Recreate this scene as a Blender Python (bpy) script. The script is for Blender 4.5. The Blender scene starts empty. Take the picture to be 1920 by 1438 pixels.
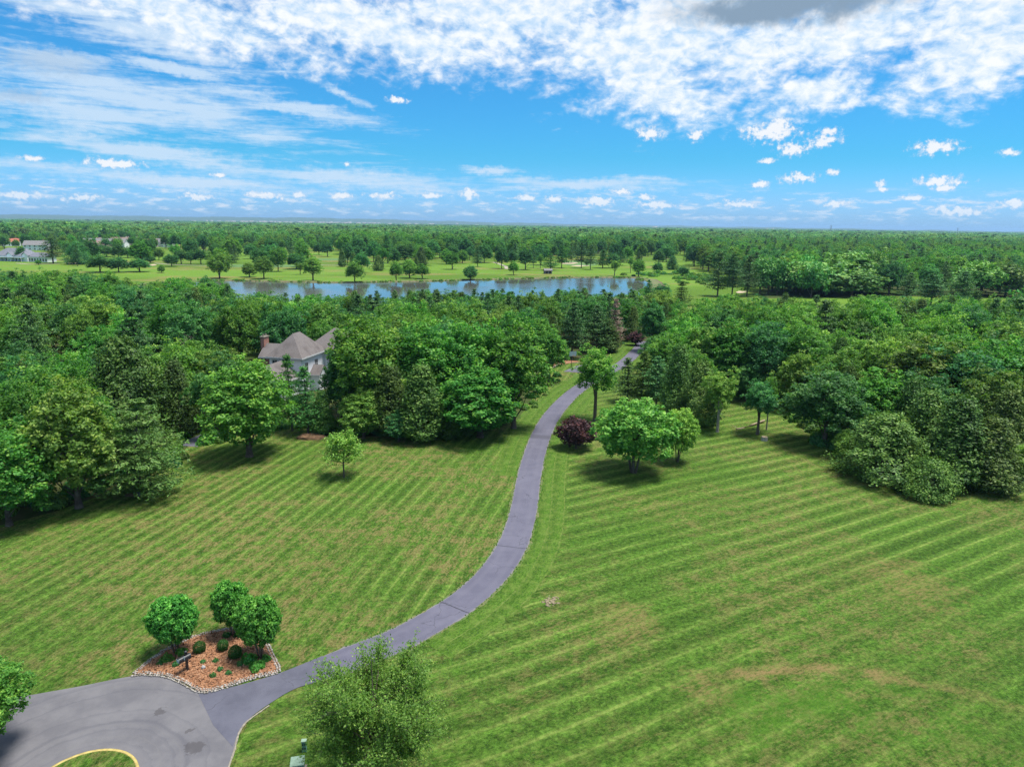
import bpy, bmesh, math, random
import numpy as np
from mathutils import Vector, Matrix

R = math.radians
scene = bpy.context.scene
COL = scene.collection

# ------------------------------------------------------------------ camera
CAM_H, PITCH, ROLL, FPX = 33.0, R(12.94), R(0.78), 1297.0
cam_d = bpy.data.cameras.new('camera')
cam = bpy.data.objects.new('camera', cam_d)
COL.objects.link(cam)
cam_d.sensor_width = 36.0
cam_d.lens = FPX / 1920 * 36.0
cam_d.clip_start, cam_d.clip_end = 0.5, 90000.0
cam.matrix_world = Matrix.Translation((0, 0, CAM_H)) @ Matrix.Rotation(math.pi / 2 - PITCH, 4, 'X') @ Matrix.Rotation(ROLL, 4, 'Z')
scene.camera = cam

# ------------------------------------------------------------------ light numbers
SUN_EL, SUN_AZ = R(73), R(88)          # azimuth measured from +Y (the view) towards +X
SUN_STRENGTH, SKY_STRENGTH, EXPO = 1.85, 0.075, 1.95
sun_d = bpy.data.lights.new('sun', 'SUN')
sun_d.energy, sun_d.angle, sun_d.color = SUN_STRENGTH, R(18.0), (1.0, 0.955, 0.87)
sun = bpy.data.objects.new('sun', sun_d)
COL.objects.link(sun)
sdir = Vector((math.cos(SUN_EL) * math.sin(SUN_AZ), math.cos(SUN_EL) * math.cos(SUN_AZ), math.sin(SUN_EL)))
sun.rotation_euler = sdir.to_track_quat('Z', 'Y').to_euler()
sun.location = (0, 0, 200)
vs = scene.view_settings
vs.view_transform, vs.look, vs.exposure, vs.gamma = 'Standard', 'None', EXPO, 1.0
vs.use_curve_mapping = False
scene.cycles.max_bounces = 6
scene.cycles.diffuse_bounces = 4
scene.cycles.glossy_bounces = 2
scene.cycles.transmission_bounces = 3
scene.cycles.transparent_max_bounces = 4
scene.cycles.volume_bounces = 0
scene.cycles.use_denoising = True
scene.cycles.denoising_prefilter = 'NONE'
scene.cycles.caustics_reflective = False
scene.cycles.caustics_refractive = False
scene.cycles.sample_clamp_indirect = 4.0


# ------------------------------------------------------------------ photo pixel (1920x1438) <-> place on the ground
def ray(x, y):
    a, b = (x - 960) / FPX, -(y - 719) / FPX
    c, s = math.cos(ROLL), math.sin(ROLL)
    a, b = a * c - b * s, a * s + b * c
    return np.array([a, math.cos(PITCH) + b * math.sin(PITCH), -math.sin(PITCH) + b * math.cos(PITCH)])

def P(x, y, z=0.0):
    r = ray(x, y)
    t = (z - CAM_H) / r[2]
    return Vector((t * r[0], t * r[1], z))

def proj(x, y, z):
    f = y * math.cos(PITCH) - (z - CAM_H) * math.sin(PITCH)
    u = y * math.sin(PITCH) + (z - CAM_H) * math.cos(PITCH)
    a, b = x / f, u / f
    c, s = math.cos(ROLL), math.sin(ROLL)
    a, b = a * c + b * s, -a * s + b * c
    return 960 + a * FPX, 719 - b * FPX, f

def height_for(bx, by, top_y):
    lo, hi = 0.0, 32.0
    for _ in range(40):
        m = (lo + hi) / 2
        if proj(bx, by, m)[1] > top_y: lo = m
        else: hi = m
    return lo

# ------------------------------------------------------------------ node shorthand
class NT:
    def __init__(s, tree):
        s.t = tree; s.n = tree.nodes; s.l = tree.links
    def node(s, typ, **kw):
        nd = s.n.new(typ)
        for k, v in kw.items(): setattr(nd, k, v)
        return nd
    def put(s, sock, v):
        if v is None: return
        if isinstance(v, bpy.types.NodeSocket): s.l.new(v, sock)
        elif isinstance(v, (int, float)):
            try: sock.default_value = v
            except TypeError: sock.default_value = (v,) * len(sock.default_value)
        else:
            v = tuple(v)
            if len(v) == 3 and len(sock.default_value) == 4: v = v + (1.0,)
            sock.default_value = v
    def math(s, op, a, b=None, c=None, clamp=False):
        nd = s.node('ShaderNodeMath', operation=op, use_clamp=clamp)
        for i, v in enumerate((a, b, c)): s.put(nd.inputs[i], v)
        return nd.outputs[0]
    def add(s, a, b): return s.math('ADD', a, b)
    def sub(s, a, b): return s.math('SUBTRACT', a, b)
    def mul(s, a, b): return s.math('MULTIPLY', a, b)
    def mx(s, a, b): return s.math('MAXIMUM', a, b)
    def mn(s, a, b): return s.math('MINIMUM', a, b)
    def vm(s, op, a, b=None, scale=None):
        nd = s.node('ShaderNodeVectorMath', operation=op)
        s.put(nd.inputs[0], a)
        if b is not None: s.put(nd.inputs[1], b)
        if scale is not None: s.put(nd.inputs['Scale'], scale)
        return nd.outputs['Value'] if op in ('DOT_PRODUCT', 'LENGTH', 'DISTANCE') else nd.outputs[0]
    def xyz(s, v):
        nd = s.node('ShaderNodeSeparateXYZ'); s.put(nd.inputs[0], v); return nd.outputs
    def com(s, x, y, z=0.0):
        nd = s.node('ShaderNodeCombineXYZ')
        for i, v in enumerate((x, y, z)): s.put(nd.inputs[i], v)
        return nd.outputs[0]
    def mapping(s, v, loc=(0, 0, 0), rot=(0, 0, 0), scale=(1, 1, 1)):
        nd = s.node('ShaderNodeMapping'); s.put(nd.inputs[0], v)
        nd.inputs[1].default_value = loc; nd.inputs[2].default_value = rot; nd.inputs[3].default_value = scale
        return nd.outputs[0]
    def noise(s, v, scale=1.0, detail=2.0, rough=0.5, dist=0.0, col=False):
        nd = s.node('ShaderNodeTexNoise')
        s.put(nd.inputs['Vector'], v); s.put(nd.inputs['Scale'], scale)
        nd.inputs['Detail'].default_value = detail; nd.inputs['Roughness'].default_value = rough; nd.inputs['Distortion'].default_value = dist
        return nd.outputs['Color'] if col else nd.outputs[0]
    def voro(s, v, scale=1.0, feature='F1'):
        nd = s.node('ShaderNodeTexVoronoi', feature=feature); s.put(nd.inputs['Vector'], v); nd.inputs['Scale'].default_value = scale
        return nd
    def step(s, v, lo, hi, o0=0.0, o1=1.0):
        nd = s.node('ShaderNodeMapRange', interpolation_type='SMOOTHSTEP')
        for i, q in enumerate((v, lo, hi, o0, o1)): s.put(nd.inputs[i], q)
        return nd.outputs[0]
    def mix(s, f, a, b, mode='MIX'):
        nd = s.node('ShaderNodeMix', data_type='RGBA', blend_type=mode)
        s.put(nd.inputs[0], f); s.put(nd.inputs[6], a); s.put(nd.inputs[7], b)
        return nd.outputs[2]
    def hsv(s, c, h=0.5, sat=1.0, v=1.0):
        nd = s.node('ShaderNodeHueSaturation'); s.put(nd.inputs['Hue'], h); s.put(nd.inputs['Saturation'], sat); s.put(nd.inputs['Value'], v); s.put(nd.inputs['Color'], c)
        return nd.outputs[0]
    def bump(s, h, strength=0.5, dist=0.1):
        nd = s.node('ShaderNodeBump'); s.put(nd.inputs['Height'], h); nd.inputs['Strength'].default_value = strength; nd.inputs['Distance'].default_value = dist
        return nd.outputs[0]
    def attr(s, name):
        nd = s.node('ShaderNodeAttribute', attribute_name=name); return nd

def material(name):
    m = bpy.data.materials.new(name); m.use_nodes = True
    nt = NT(m.node_tree)
    bs = m.node_tree.nodes['Principled BSDF']
    return m, nt, bs

def world_pos(nt): return nt.node('ShaderNodeNewGeometry').outputs['Position']

def simple(name, col, rough=0.8, var=0.15, scale=3.0, spec=0.3):
    m, nt, bs = material(name)
    p = nt.node('ShaderNodeTexCoord').outputs['Object']
    n = nt.noise(p, scale, 4, 0.6)
    f = nt.step(n, 0.25, 0.75, 1 - var, 1 + var)
    nt.put(bs.inputs['Base Color'], nt.mix(1.0, col, nt.com(f, f, f), 'MULTIPLY'))
    bs.inputs['Roughness'].default_value = rough
    bs.inputs['Specular IOR Level'].default_value = spec
    return m

# ------------------------------------------------------------------ sky: Nishita with procedural clouds
w = bpy.data.worlds.new('World'); scene.world = w; w.use_nodes = True
nt = NT(w.node_tree)
bg = w.node_tree.nodes['Background']
bg.inputs['Strength'].default_value = SKY_STRENGTH
sky = nt.node('ShaderNodeTexSky', sky_type='NISHITA')
sky.sun_disc = False
sky.sun_elevation, sky.sun_rotation = SUN_EL, SUN_AZ
sky.air_density, sky.dust_density, sky.ozone_density = 1.0, 0.6, 2.0
D = nt.node('ShaderNodeTexCoord').outputs['Generated']
dx, dy, dz = nt.xyz(D)
az = nt.math('ARCTAN2', dx, dy)
el = nt.math('ARCSINE', dz)
DEG = 180 / math.pi
A = nt.mul(az, DEG); E = nt.mul(el, DEG)                       # degrees
ae = nt.com(A, E, 0.0)
zc = nt.mx(dz, 0.01)
uv = nt.com(nt.math('DIVIDE', dx, zc), nt.math('DIVIDE', dy, zc), 0.0)   # place on a flat cloud deck

def sky_at(x, y):
    r = ray(x, y); r = r / np.linalg.norm(r)
    return math.degrees(math.atan2(r[0], r[1])), math.degrees(math.asin(r[2]))
PXD = 22.0
warp = nt.vm('SCALE', nt.vm('SUBTRACT', nt.noise(ae, 0.55, 4, 0.6, col=True), (0.5, 0.5, 0.5)), scale=2.6)
aew = nt.vm('ADD', ae, warp)
warp2 = nt.vm('SCALE', nt.vm('SUBTRACT', nt.noise(ae, 1.6, 4, 0.62, col=True), (0.5, 0.5, 0.5)), scale=1.0)
aew2 = nt.vm('ADD', ae, warp2)

def blob(src, x, y, rx, ry, rot=0.0):
    """soft ellipse of sky, 1 in its middle and 0 at its rim"""
    a0, e0 = sky_at(x, y)
    v = nt.vm('SUBTRACT', src, (a0, e0, 0))
    v = nt.mapping(v, rot=(0, 0, R(rot)))
    v = nt.vm('MULTIPLY', v, (PXD / rx, PXD / ry, 0))
    return nt.sub(1.0, nt.vm('LENGTH', v))

def union(lst):
    o = lst[0]
    for q in lst[1:]: o = nt.mx(o, q)
    return o
# broad mackerel sheet
sheet = union([blob(aew, *q) for q in [
    (330, 20, 360, 62, 10), (700, 55, 330, 75, 10), (960, 20, 420, 110, 4), (1180, 115, 250, 105, 22), (1290, 60, 330, 150, 0), (1250, 185, 140, 45, 0),
    (1620, 50, 330, 72, -8), (1850, 95, 180, 82, -14), (1520, 178, 118, 38, -8), (1900, 10, 260, 95, 0), (1400, 95, 130, 80, 0), (960, -260, 1500, 240, 0)]])
# generic continuation of the sheet away from the view
gen = nt.mul(nt.step(nt.noise(uv, 0.35, 3, 0.55), 0.45, 0.62), nt.step(nt.math('ABSOLUTE', A), 38, 48))
gen = nt.mul(gen, nt.step(E, 6, 11))
gen = nt.mx(gen, nt.step(E, 17, 23, 0.0, 0.85))  # unseen overhead cloud, added to lift the ambient light
tex = nt.noise(nt.mapping(ae, rot=(0, 0, R(14)), scale=(0.22, 0.52, 1)), 1.0, 6, 0.6, 0.5)
mott = nt.noise(nt.mapping(ae, rot=(0, 0, R(24)), scale=(0.85, 1.35, 1)), 1.0, 5, 0.58, 0.3)
cov = nt.add(sheet, nt.mul(nt.sub(tex, 0.5), 1.5))
cov = nt.add(cov, nt.mul(nt.sub(mott, 0.5), 0.85))
sheet_a = nt.mx(nt.mul(nt.step(cov, 0.0, 0.72), 0.96), nt.mul(gen, nt.step(tex, 0.3, 0.6)))
# streaked cirrus on the left
cir = union([blob(aew2, *q) for q in [
    (290, 190, 470, 62, 10), (130, 205, 320, 48, 7), (560, 205, 260, 26, 8), (300, 290, 360, 30, 6), (120, 120, 130, 36, 4), (330, 130, 170, 18, 10),
    (640, 175, 100, 14, 22), (650, 335, 420, 32, 2), (920, 320, 80, 14, 0), (250, 60, 330, 50, 12), (1100, 345, 330, 22, 0), (330, 340, 420, 24, 3)]])
strk = nt.noise(nt.mapping(ae, rot=(0, 0, R(9)), scale=(0.16, 1.5, 1)), 1.0, 7, 0.6, 0.4)
strk2 = nt.noise(nt.mapping(ae, rot=(0, 0, R(9)), scale=(0.9, 3.4, 1)), 1.0, 5, 0.65)
cv = nt.add(cir, nt.mul(nt.sub(strk, 0.5), 1.7))
cv = nt.add(cv, nt.mul(nt.sub(strk2, 0.5), 0.6))
cir_a = nt.mul(nt.step(cv, 0.22, 0.95), 0.85)
# single fair-weather puffs with flat bases
PUFFS = [(1218, 250, 30, 15), (1305, 254, 17, 14), (1445, 248, 62, 20), (1460, 238, 30, 22), (1488, 280, 36, 14), (1545, 264, 34, 15), (1555, 247, 20, 10), (1437, 303, 20, 6), (1755, 277, 44, 14), (1893, 286, 18, 7),
         (1425, 346, 22, 9), (1495, 334, 40, 10), (1560, 323, 14, 7), (1760, 340, 44, 12), (1769, 354, 22, 7), (1652, 344, 11, 8), (1655, 356, 11, 5), (215, 306, 52, 11), (60, 297, 22, 6), (650, 308, 7, 5), (745, 188, 26, 8), (1712, 371, 26, 7), (408, 328, 16, 6),
         (40, 368, 40, 10), (150, 370, 38, 7), (370, 369, 42, 7), (500, 367, 42, 10), (560, 366, 14, 9), (640, 367, 30, 8), (715, 366, 36, 8), (810, 367, 28, 8), (880, 364, 26, 13), (985, 371, 26, 8), (1040, 374, 22, 9), (1165, 360, 26, 8), (1210, 370, 18, 8),
         (1385, 381, 44, 9), (1565, 383, 26, 8), (1120, 378, 44, 11), (1230, 384, 50, 8), (1800, 396, 60, 8), (1900, 381, 40, 8)]
fine = nt.noise(ae, 2.3, 5, 0.62)
pf = union([nt.mul(blob(aew2 if q[2] > 30 else ae, q[0], q[1], q[2], q[3]), 1.0) for q in PUFFS])
pfc = nt.add(pf, nt.mul(nt.sub(fine, 0.5), 2.2))
puff_a = nt.mul(nt.step(pfc, 0.06, 0.72), nt.step(E, 0.3, 3.2, 0.62, 0.95))
# small cumulus rows towards the horizon, all round the sky
rows = nt.noise(nt.mapping(ae, scale=(0.62, 2.3, 1)), 1.0, 5, 0.62)
band = nt.mul(nt.step(E, 0.2, 0.9), nt.step(E, 3.2, 1.9))
row_a = nt.mul(nt.step(rows, 0.48, 0.70), band)
row_a = nt.mul(row_a, 0.85)
# grey cloud at the top right
grey = union([blob(aew, *q) for q in [(1500, 2, 270, 48, -2), (1400, 20, 150, 34, 4), (1480, -120, 420, 120, 0)]])
grey_a = nt.step(nt.add(grey, nt.mul(nt.sub(tex, 0.5), 0.5)), 0.10, 0.75)
small_grey = union([blob(aew2, *q) for q in [(100, 118, 95, 28, 0), (35, 180, 60, 14, 0)]])
small_grey_a = nt.mul(nt.step(nt.add(small_grey, nt.mul(nt.sub(fine, 0.5), 0.9)), 0.1, 0.8), 0.55)

K = 1.0 / (SKY_STRENGTH * 2 ** EXPO)
KT = 0.2016 * 1.12 * K
low = nt.step(E, 5.5, 0.3)
base = nt.mix(1.0, sky.outputs[0], nt.mix(low, tuple(KT * q for q in (0.115, 0.45, 0.68)), tuple(KT * q for q in (0.265, 0.507, 0.98))), 'MULTIPLY')
white = nt.mix(nt.step(nt.add(nt.mul(mott, 0.7), nt.mul(tex, 0.3)), 0.34, 0.64), tuple(K * q for q in (0.52, 0.74, 0.98)), tuple(K * q for q in (1.02, 1.04, 1.06)))
c = nt.mix(cir_a, base, tuple(K * q for q in (0.64, 0.80, 0.97)))
c = nt.mix(sheet_a, c, white)
c = nt.mix(small_grey_a, c, tuple(K * q for q in (0.40, 0.56, 0.76)))
c = nt.mix(grey_a, c, tuple(K * q for q in (0.26, 0.37, 0.50)))
c = nt.mix(row_a, c, tuple(K * q for q in (0.74, 0.84, 0.96)))
pcol = nt.mix(nt.step(pfc, 0.3, 0.75), tuple(K * q for q in (0.60, 0.74, 0.92)), tuple(K * q for q in (0.95, 0.97, 1.0)))
c = nt.mix(puff_a, c, pcol)
nt.put(bg.inputs['Color'], c)
w.cycles.sampling_method = 'NONE'

# ------------------------------------------------------------------ mesh helpers
def link(name, me, mat=None, parent=None):
    o = bpy.data.objects.new(name, me)
    COL.objects.link(o)
    if mat is not None and me is not None and len(me.materials) == 0: me.materials.append(mat)
    if parent is not None: o.parent = parent
    return o

def empty(name, loc=(0, 0, 0), rz=0.0):
    o = bpy.data.objects.new(name, None); COL.objects.link(o)
    o.location = loc; o.rotation_euler = (0, 0, rz); o.empty_display_size = 0.3
    return o

def tag(o, label, cat, group=None, kind=None):
    o['label'] = label; o['category'] = cat
    if group: o['group'] = group
    if kind: o['kind'] = kind
    return o

def structure(o, label=None):
    o['kind'] = 'structure'
    if label: o['label'] = label
    return o

def np_mesh(name, V, F, tint=None, smooth=False):
    """V (n,3), F (m,k) arrays"""
    V = np.asarray(V, np.float32); F = np.asarray(F, np.int32)
    me = bpy.data.meshes.new(name)
    me.vertices.add(len(V)); me.vertices.foreach_set('co', V.ravel())
    k = F.shape[1]
    me.loops.add(F.size); me.loops.foreach_set('vertex_index', F.ravel())
    me.polygons.add(len(F))
    me.polygons.foreach_set('loop_start', np.arange(0, F.size, k, dtype=np.int32))
    if tint is not None:
        a = me.attributes.new('tint', 'FLOAT', 'FACE'); a.data.foreach_set('value', np.asarray(tint, np.float32))
    me.update(calc_edges=True)
    if smooth: me.polygons.foreach_set('use_smooth', np.ones(len(F), bool))
    return me

def poly_mesh(name, pts, z=None, uv=None):
    bm = bmesh.new()
    vs_ = [bm.verts.new((p[0], p[1], p[2] if z is None else z)) for p in pts]
    f = bm.faces.new(vs_)
    if f.normal.z < 0: f.normal_flip()
    bmesh.ops.triangulate(bm, faces=bm.faces[:])
    me = bpy.data.meshes.new(name); bm.to_mesh(me); bm.free()
    return me

def box_bm(bm, x0, x1, y0, y1, z0, z1, M=None):
    v = [bm.verts.new((x, y, z)) for z in (z0, z1) for x, y in ((x0, y0), (x1, y0), (x1, y1), (x0, y1))]
    if M is not None:
        for q in v: q.co = M @ q.co
    for f in ((3, 2, 1, 0), (4, 5, 6, 7), (0, 1, 5, 4), (1, 2, 6, 5), (2, 3, 7, 6), (3, 0, 4, 7)):
        bm.faces.new([v[i] for i in f])
    return v

def bm_obj(name, bm, mat, parent=None, bevel=0.0, smooth=False):
    bmesh.ops.recalc_face_normals(bm, faces=bm.faces[:])
    if bevel: bmesh.ops.bevel(bm, geom=bm.edges[:], offset=bevel, segments=2, affect='EDGES', clamp_overlap=True)
    me = bpy.data.meshes.new(name); bm.to_mesh(me); bm.free()
    if smooth: me.polygons.foreach_set('use_smooth', np.ones(len(me.polygons), bool))
    return link(name, me, mat, parent)

def catmull(pts, n=10):
    pts = [Vector(p) for p in pts]
    P_ = [pts[0] * 2 - pts[1]] + pts + [pts[-1] * 2 - pts[-2]]
    out = []
    for i in range(1, len(P_) - 2):
        for k in range(n):
            t = k / n
            a, b, c_, d = P_[i - 1], P_[i], P_[i + 1], P_[i + 2]
            out.append(0.5 * ((2 * b) + (c_ - a) * t + (2 * a - 5 * b + 4 * c_ - d) * t * t + (3 * b - a - 3 * c_ + d) * t ** 3))
    out.append(pts[-1])
    return out

def ribbon(name, pts, offs, z, jitter=0.0, seed=0):
    """strip along pts between the lateral offsets listed in offs (left positive); uv = (offset in metres, run in metres)"""
    rng = np.random.default_rng(seed)
    V, UV, F = [], [], []
    run = 0.0; m = len(offs)
    for i, p in enumerate(pts):
        a = pts[max(i - 1, 0)]; b = pts[min(i + 1, len(pts) - 1)]
        t = (b - a); t.z = 0; t.normalize(); nrm = Vector((-t.y, t.x, 0))
        if i: run += (pts[i] - pts[i - 1]).length
        zz = z[i] if isinstance(z, (list, tuple)) else z
        for j, o in enumerate(offs):
            oo = o[i] if isinstance(o, (list, np.ndarray)) else o
            if jitter and j in (0, m - 1): oo += rng.normal(0, jitter)
            q = p + nrm * oo
            V.append((q.x, q.y, zz)); UV.append((oo, run))
    for i in range(len(pts) - 1):
        for j in range(m - 1):
            F.append((i * m + j + 1, i * m + j, (i + 1) * m + j, (i + 1) * m + j + 1))
    me = np_mesh(name, V, F)
    uvl = me.uv_layers.new(name='UVMap')
    arr = np.array(UV, np.float32)[np.array(F).ravel()]
    uvl.data.foreach_set('uv', arr.ravel())
    return me

def tube(path, radii, sides=6):
    V, F = [], []
    path = [np.asarray(p, float) for p in path]
    for i, p in enumerate(path):
        t = path[min(i + 1, len(path) - 1)] - path[max(i - 1, 0)]
        t = t / (np.linalg.norm(t) + 1e-9)
        h = np.array([1.0, 0, 0]) if abs(t[0]) < 0.8 else np.array([0, 1.0, 0])
        u = np.cross(t, h); u /= np.linalg.norm(u); v = np.cross(t, u)
        for k in range(sides):
            a = 2 * math.pi * k / sides
            V.append(p + radii[i] * (u * math.cos(a) + v * math.sin(a)))
    for i in range(len(path) - 1):
        for k in range(sides):
            F.append((i * sides + k, i * sides + (k + 1) % sides, (i + 1) * sides + (k + 1) % sides, (i + 1) * sides + k))
    return np.array(V), np.array(F, np.int32)

class Join:
    def __init__(s): s.V, s.F, s.n = [], [], 0
    def add(s, V, F):
        s.V.append(V); s.F.append(F + s.n); s.n += len(V)
    def get(s): return np.concatenate(s.V), np.concatenate(s.F)

USE_HAZE = True

# ================================================================== THE SETTING
def lawn_material(name, ang, period, seed, dry=1.0, arc=False):
    m, nt, bs = material(name)
    p = world_pos(nt)
    nx, ny = -math.sin(R(ang)), math.cos(R(ang))
    tx, ty = math.cos(R(ang)), math.sin(R(ang))
    wob = nt.noise(p, 0.035, 2)
    s = nt.add(nt.vm('DOT_PRODUCT', p, (nx / period, ny / period, 0)), nt.mul(wob, 0.7))
    t = nt.vm('DOT_PRODUCT', p, (tx, ty, 0))
    jag = nt.noise(p, 1.3, 4, 0.7)
    sj = nt.add(s, nt.mul(nt.sub(jag, 0.5), 0.45))
    fr = nt.math('FRACT', sj)
    cell = nt.math('FLOOR', sj)
    wn = nt.node('ShaderNodeTexWhiteNoise', noise_dimensions='1D'); nt.put(wn.inputs['W'], nt.add(cell, seed))
    tri = nt.math('ABSOLUTE', nt.sub(nt.math('FRACT', nt.mul(sj, 0.5)), 0.5))          # one pass up, one pass down
    band = nt.step(tri, 0.14, 0.36)
    line = nt.step(nt.math('ABSOLUTE', nt.sub(nt.math('FRACT', nt.mul(nt.add(s, nt.mul(nt.sub(jag, 0.5), 0.2)), 0.5)), 0.5)), 0.40, 0.475)   # clippings left where passes meet
    along = nt.com(nt.mul(s, period * 2.2), nt.mul(t, 0.22), seed)
    lb = nt.noise(along, 1.0, 6, 0.72)
    fade = nt.step(nt.noise(p, 0.032, 3, 0.55), 0.36, 0.60, 0.25, 1.0)
    line = nt.mul(nt.mul(line, nt.step(lb, 0.34, 0.56)), fade)
    grain = nt.noise(nt.com(nt.mul(s, period * 4.0), nt.mul(t, 1.1), seed), 1.0, 6, 0.75)
    fine = nt.noise(p, 4.5, 7, 0.82)
    mid = nt.noise(p, 0.55, 6, 0.70)
    big = nt.noise(p, 0.055, 4, 0.6)
    c = nt.mix(nt.step(fine, 0.36, 0.64), (0.024, 0.066, 0.006), (0.096, 0.192, 0.024))
    c = nt.mix(nt.mul(nt.step(grain, 0.46, 0.68), 0.55), c, (0.165, 0.255, 0.050))
    c = nt.mix(nt.mul(nt.step(mid, 0.50, 0.72), 0.40), c, (0.036, 0.120, 0.010))
    bandf = nt.add(nt.mul(nt.mul(nt.sub(band, 0.5), 0.32), fade), nt.mul(nt.sub(wn.outputs[0], 0.5), 0.34))
    val = nt.add(1.0, bandf)
    c = nt.mix(1.0, c, nt.com(val, val, val), 'MULTIPLY')
    c = nt.mix(nt.mul(nt.mul(band, fade), 0.17), c, (0.200, 0.285, 0.062))
    c = nt.mix(nt.mul(line, 0.80), c, nt.mix(fine, (0.150, 0.220, 0.040), (0.300, 0.345, 0.100)))
    clump = nt.noise(p, 1.9, 4, 0.7)
    cl = nt.step(clump, 0.30, 0.70, 0.62, 1.38)
    c = nt.mix(1.0, c, nt.com(cl, cl, cl), 'MULTIPLY')
    # dry, straw coloured patches
    dr = nt.mul(nt.step(nt.add(big, 0.06 * dry - 0.06), 0.39, 0.58), nt.step(nt.add(nt.mul(mid, 0.5), nt.mul(grain, 0.5)), 0.455, 0.585))
    c = nt.mix(nt.mul(dr, min(0.85, 0.7 * dry)), c, nt.mix(nt.step(fine, 0.35, 0.65), (0.130, 0.095, 0.036), (0.330, 0.255, 0.115)))
    weeds = nt.step(nt.noise(p, 1.7, 4, 0.65), 0.62, 0.72)
    c = nt.mix(nt.mul(weeds, 0.45), c, (0.022, 0.078, 0.010))
    if arc:                                                      # lush half round of newer turf with a dead rim
        cx, cy, rr = ARC
        d = nt.vm('LENGTH', nt.vm('MULTIPLY', nt.vm('SUBTRACT', p, (cx, cy, 0)), (1, 1, 0)))
        d = nt.add(d, nt.mul(nt.sub(nt.noise(p, 0.5, 4), 0.5), 2.0))
        east = nt.mul(nt.step(nt.xyz(p)[0], P(1290, 1290).x, P(1390, 1270).x), nt.step(nt.xyz(p)[0], P(1850, 1310).x, P(1560, 1260).x, 0.35, 1.0))
        rim = nt.mul(nt.mul(nt.step(nt.math('ABSOLUTE', nt.sub(nt.add(d, nt.mul(nt.sub(mid, 0.5), 2.2)), rr)), 1.0, 0.05), nt.step(nt.noise(p, 0.22, 3), 0.36, 0.56)), nt.mul(east, nt.step(nt.add(nt.mul(fine, 0.5), nt.mul(grain, 0.5)), 0.38, 0.55)))
        ins = nt.mul(nt.mul(nt.step(d, rr - 0.6, rr - 2.0), nt.step(d, rr - 9.0, rr - 4.5)), nt.mul(east, nt.step(nt.noise(p, 0.25, 4, 0.65), 0.38, 0.6)))
        c = nt.mix(nt.mul(ins, 0.55), c, nt.mix(fine, (0.045, 0.130, 0.010), (0.095, 0.235, 0.020)))
        c = nt.mix(nt.mul(rim, 0.85), c, (0.30, 0.195, 0.095))
        for (qx, qy, qr) in DRY_SPOTS:
            d2 = nt.vm('LENGTH', nt.vm('MULTIPLY', nt.vm('SUBTRACT', p, (qx, qy, 0)), (1, 0.8, 0)))
            k = nt.mul(nt.step(nt.add(nt.math('DIVIDE', d2, qr), nt.mul(nt.sub(mid, 0.5), 4.0)), 1.15, 0.2), nt.step(grain, 0.36, 0.6))
            c = nt.mix(nt.mul(k, 0.7), c, (0.27, 0.19, 0.085))
    nt.put(bs.inputs['Base Color'], nt.mix(1.0, c, (0.90, 0.97, 0.84), 'MULTIPLY'))
    bs.inputs['Roughness'].default_value = 0.9
    bs.inputs['Specular IOR Level'].default_value = 0.12
    h = nt.add(nt.mul(fine, 0.8), nt.mul(grain, 0.5))
    nt.put(bs.inputs['Normal'], nt.bump(h, 1.0, 0.20))
    return m

_a, _b, _c = P(1250, 1300), P(1560, 1256), P(1900, 1325)
def circle3(a, b, c):
    A = np.array([[b.x - a.x, b.y - a.y], [c.x - a.x, c.y - a.y]]) * 2
    q = np.array([b.x ** 2 + b.y ** 2 - a.x ** 2 - a.y ** 2, c.x ** 2 + c.y ** 2 - a.x ** 2 - a.y ** 2])
    s = np.linalg.solve(A, q); return float(s[0]), float(s[1]), math.hypot(a.x - s[0], a.y - s[1])
ARC = circle3(_a, _b, _c)
DRY_SPOTS = [(P(1325, 1290).x, P(1325, 1290).y, 2.0), (P(1700, 1090).x, P(1700, 1090).y, 5.0), (P(1180, 1165).x, P(1180, 1165).y, 3.0)]

# ---- base ground: everything that is not lawn, golf turf or water
m_ground, nt, bs = material('woodland_floor')
p = world_pos(nt)
n1 = nt.noise(p, 0.02, 5, 0.6); n2 = nt.noise(p, 0.4, 5, 0.65)
c = nt.mix(nt.step(n2, 0.35, 0.7), (0.035, 0.060, 0.014), (0.085, 0.075, 0.035))
c = nt.mix(nt.mul(nt.step(n1, 0.45, 0.6), 0.7), c, (0.050, 0.105, 0.018))
nt.put(bs.inputs['Base Color'], c); bs.inputs['Roughness'].default_value = 0.95; bs.inputs['Specular IOR Level'].default_value = 0.1
GR = 26000.0
ring = [0, 30, 60, 100, 160, 260, 420, 700, 1200, 2200, 4500, 9000, GR]
V, F = [(0, 0, 0)], []
NS = 48
for r_ in ring[1:]:
    for k in range(NS):
        a = 2 * math.pi * k / NS
        V.append((r_ * math.cos(a), r_ * math.sin(a), 0))
F3 = [(0, 1 + k, 1 + (k + 1) % NS) for k in range(NS)]
F4 = []
for i in range(len(ring) - 2):
    for k in range(NS):
        a, b = 1 + i * NS + k, 1 + i * NS + (k + 1) % NS
        F4.append((a, a + NS, b + NS, b))
me = bpy.data.meshes.new('ground'); me.from_pydata(V, [], F3 + F4); me.update()
structure(link('ground', me, m_ground))

# ---- driveway centre line
drive_px = [(470, 1330), (520, 1293), (600, 1258), (690, 1222), (745, 1200), (800, 1171), (860, 1134), (912, 1090), (948, 1045), (970, 1000), (983, 950), (991, 900),
            (1003, 850), (1020, 805), (1044, 768), (1080, 733), (1125, 705), (1168, 682), (1197, 655), (1206, 640)]
drive = catmull([P(*q) for q in drive_px], 9)
DW = 1.62

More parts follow.
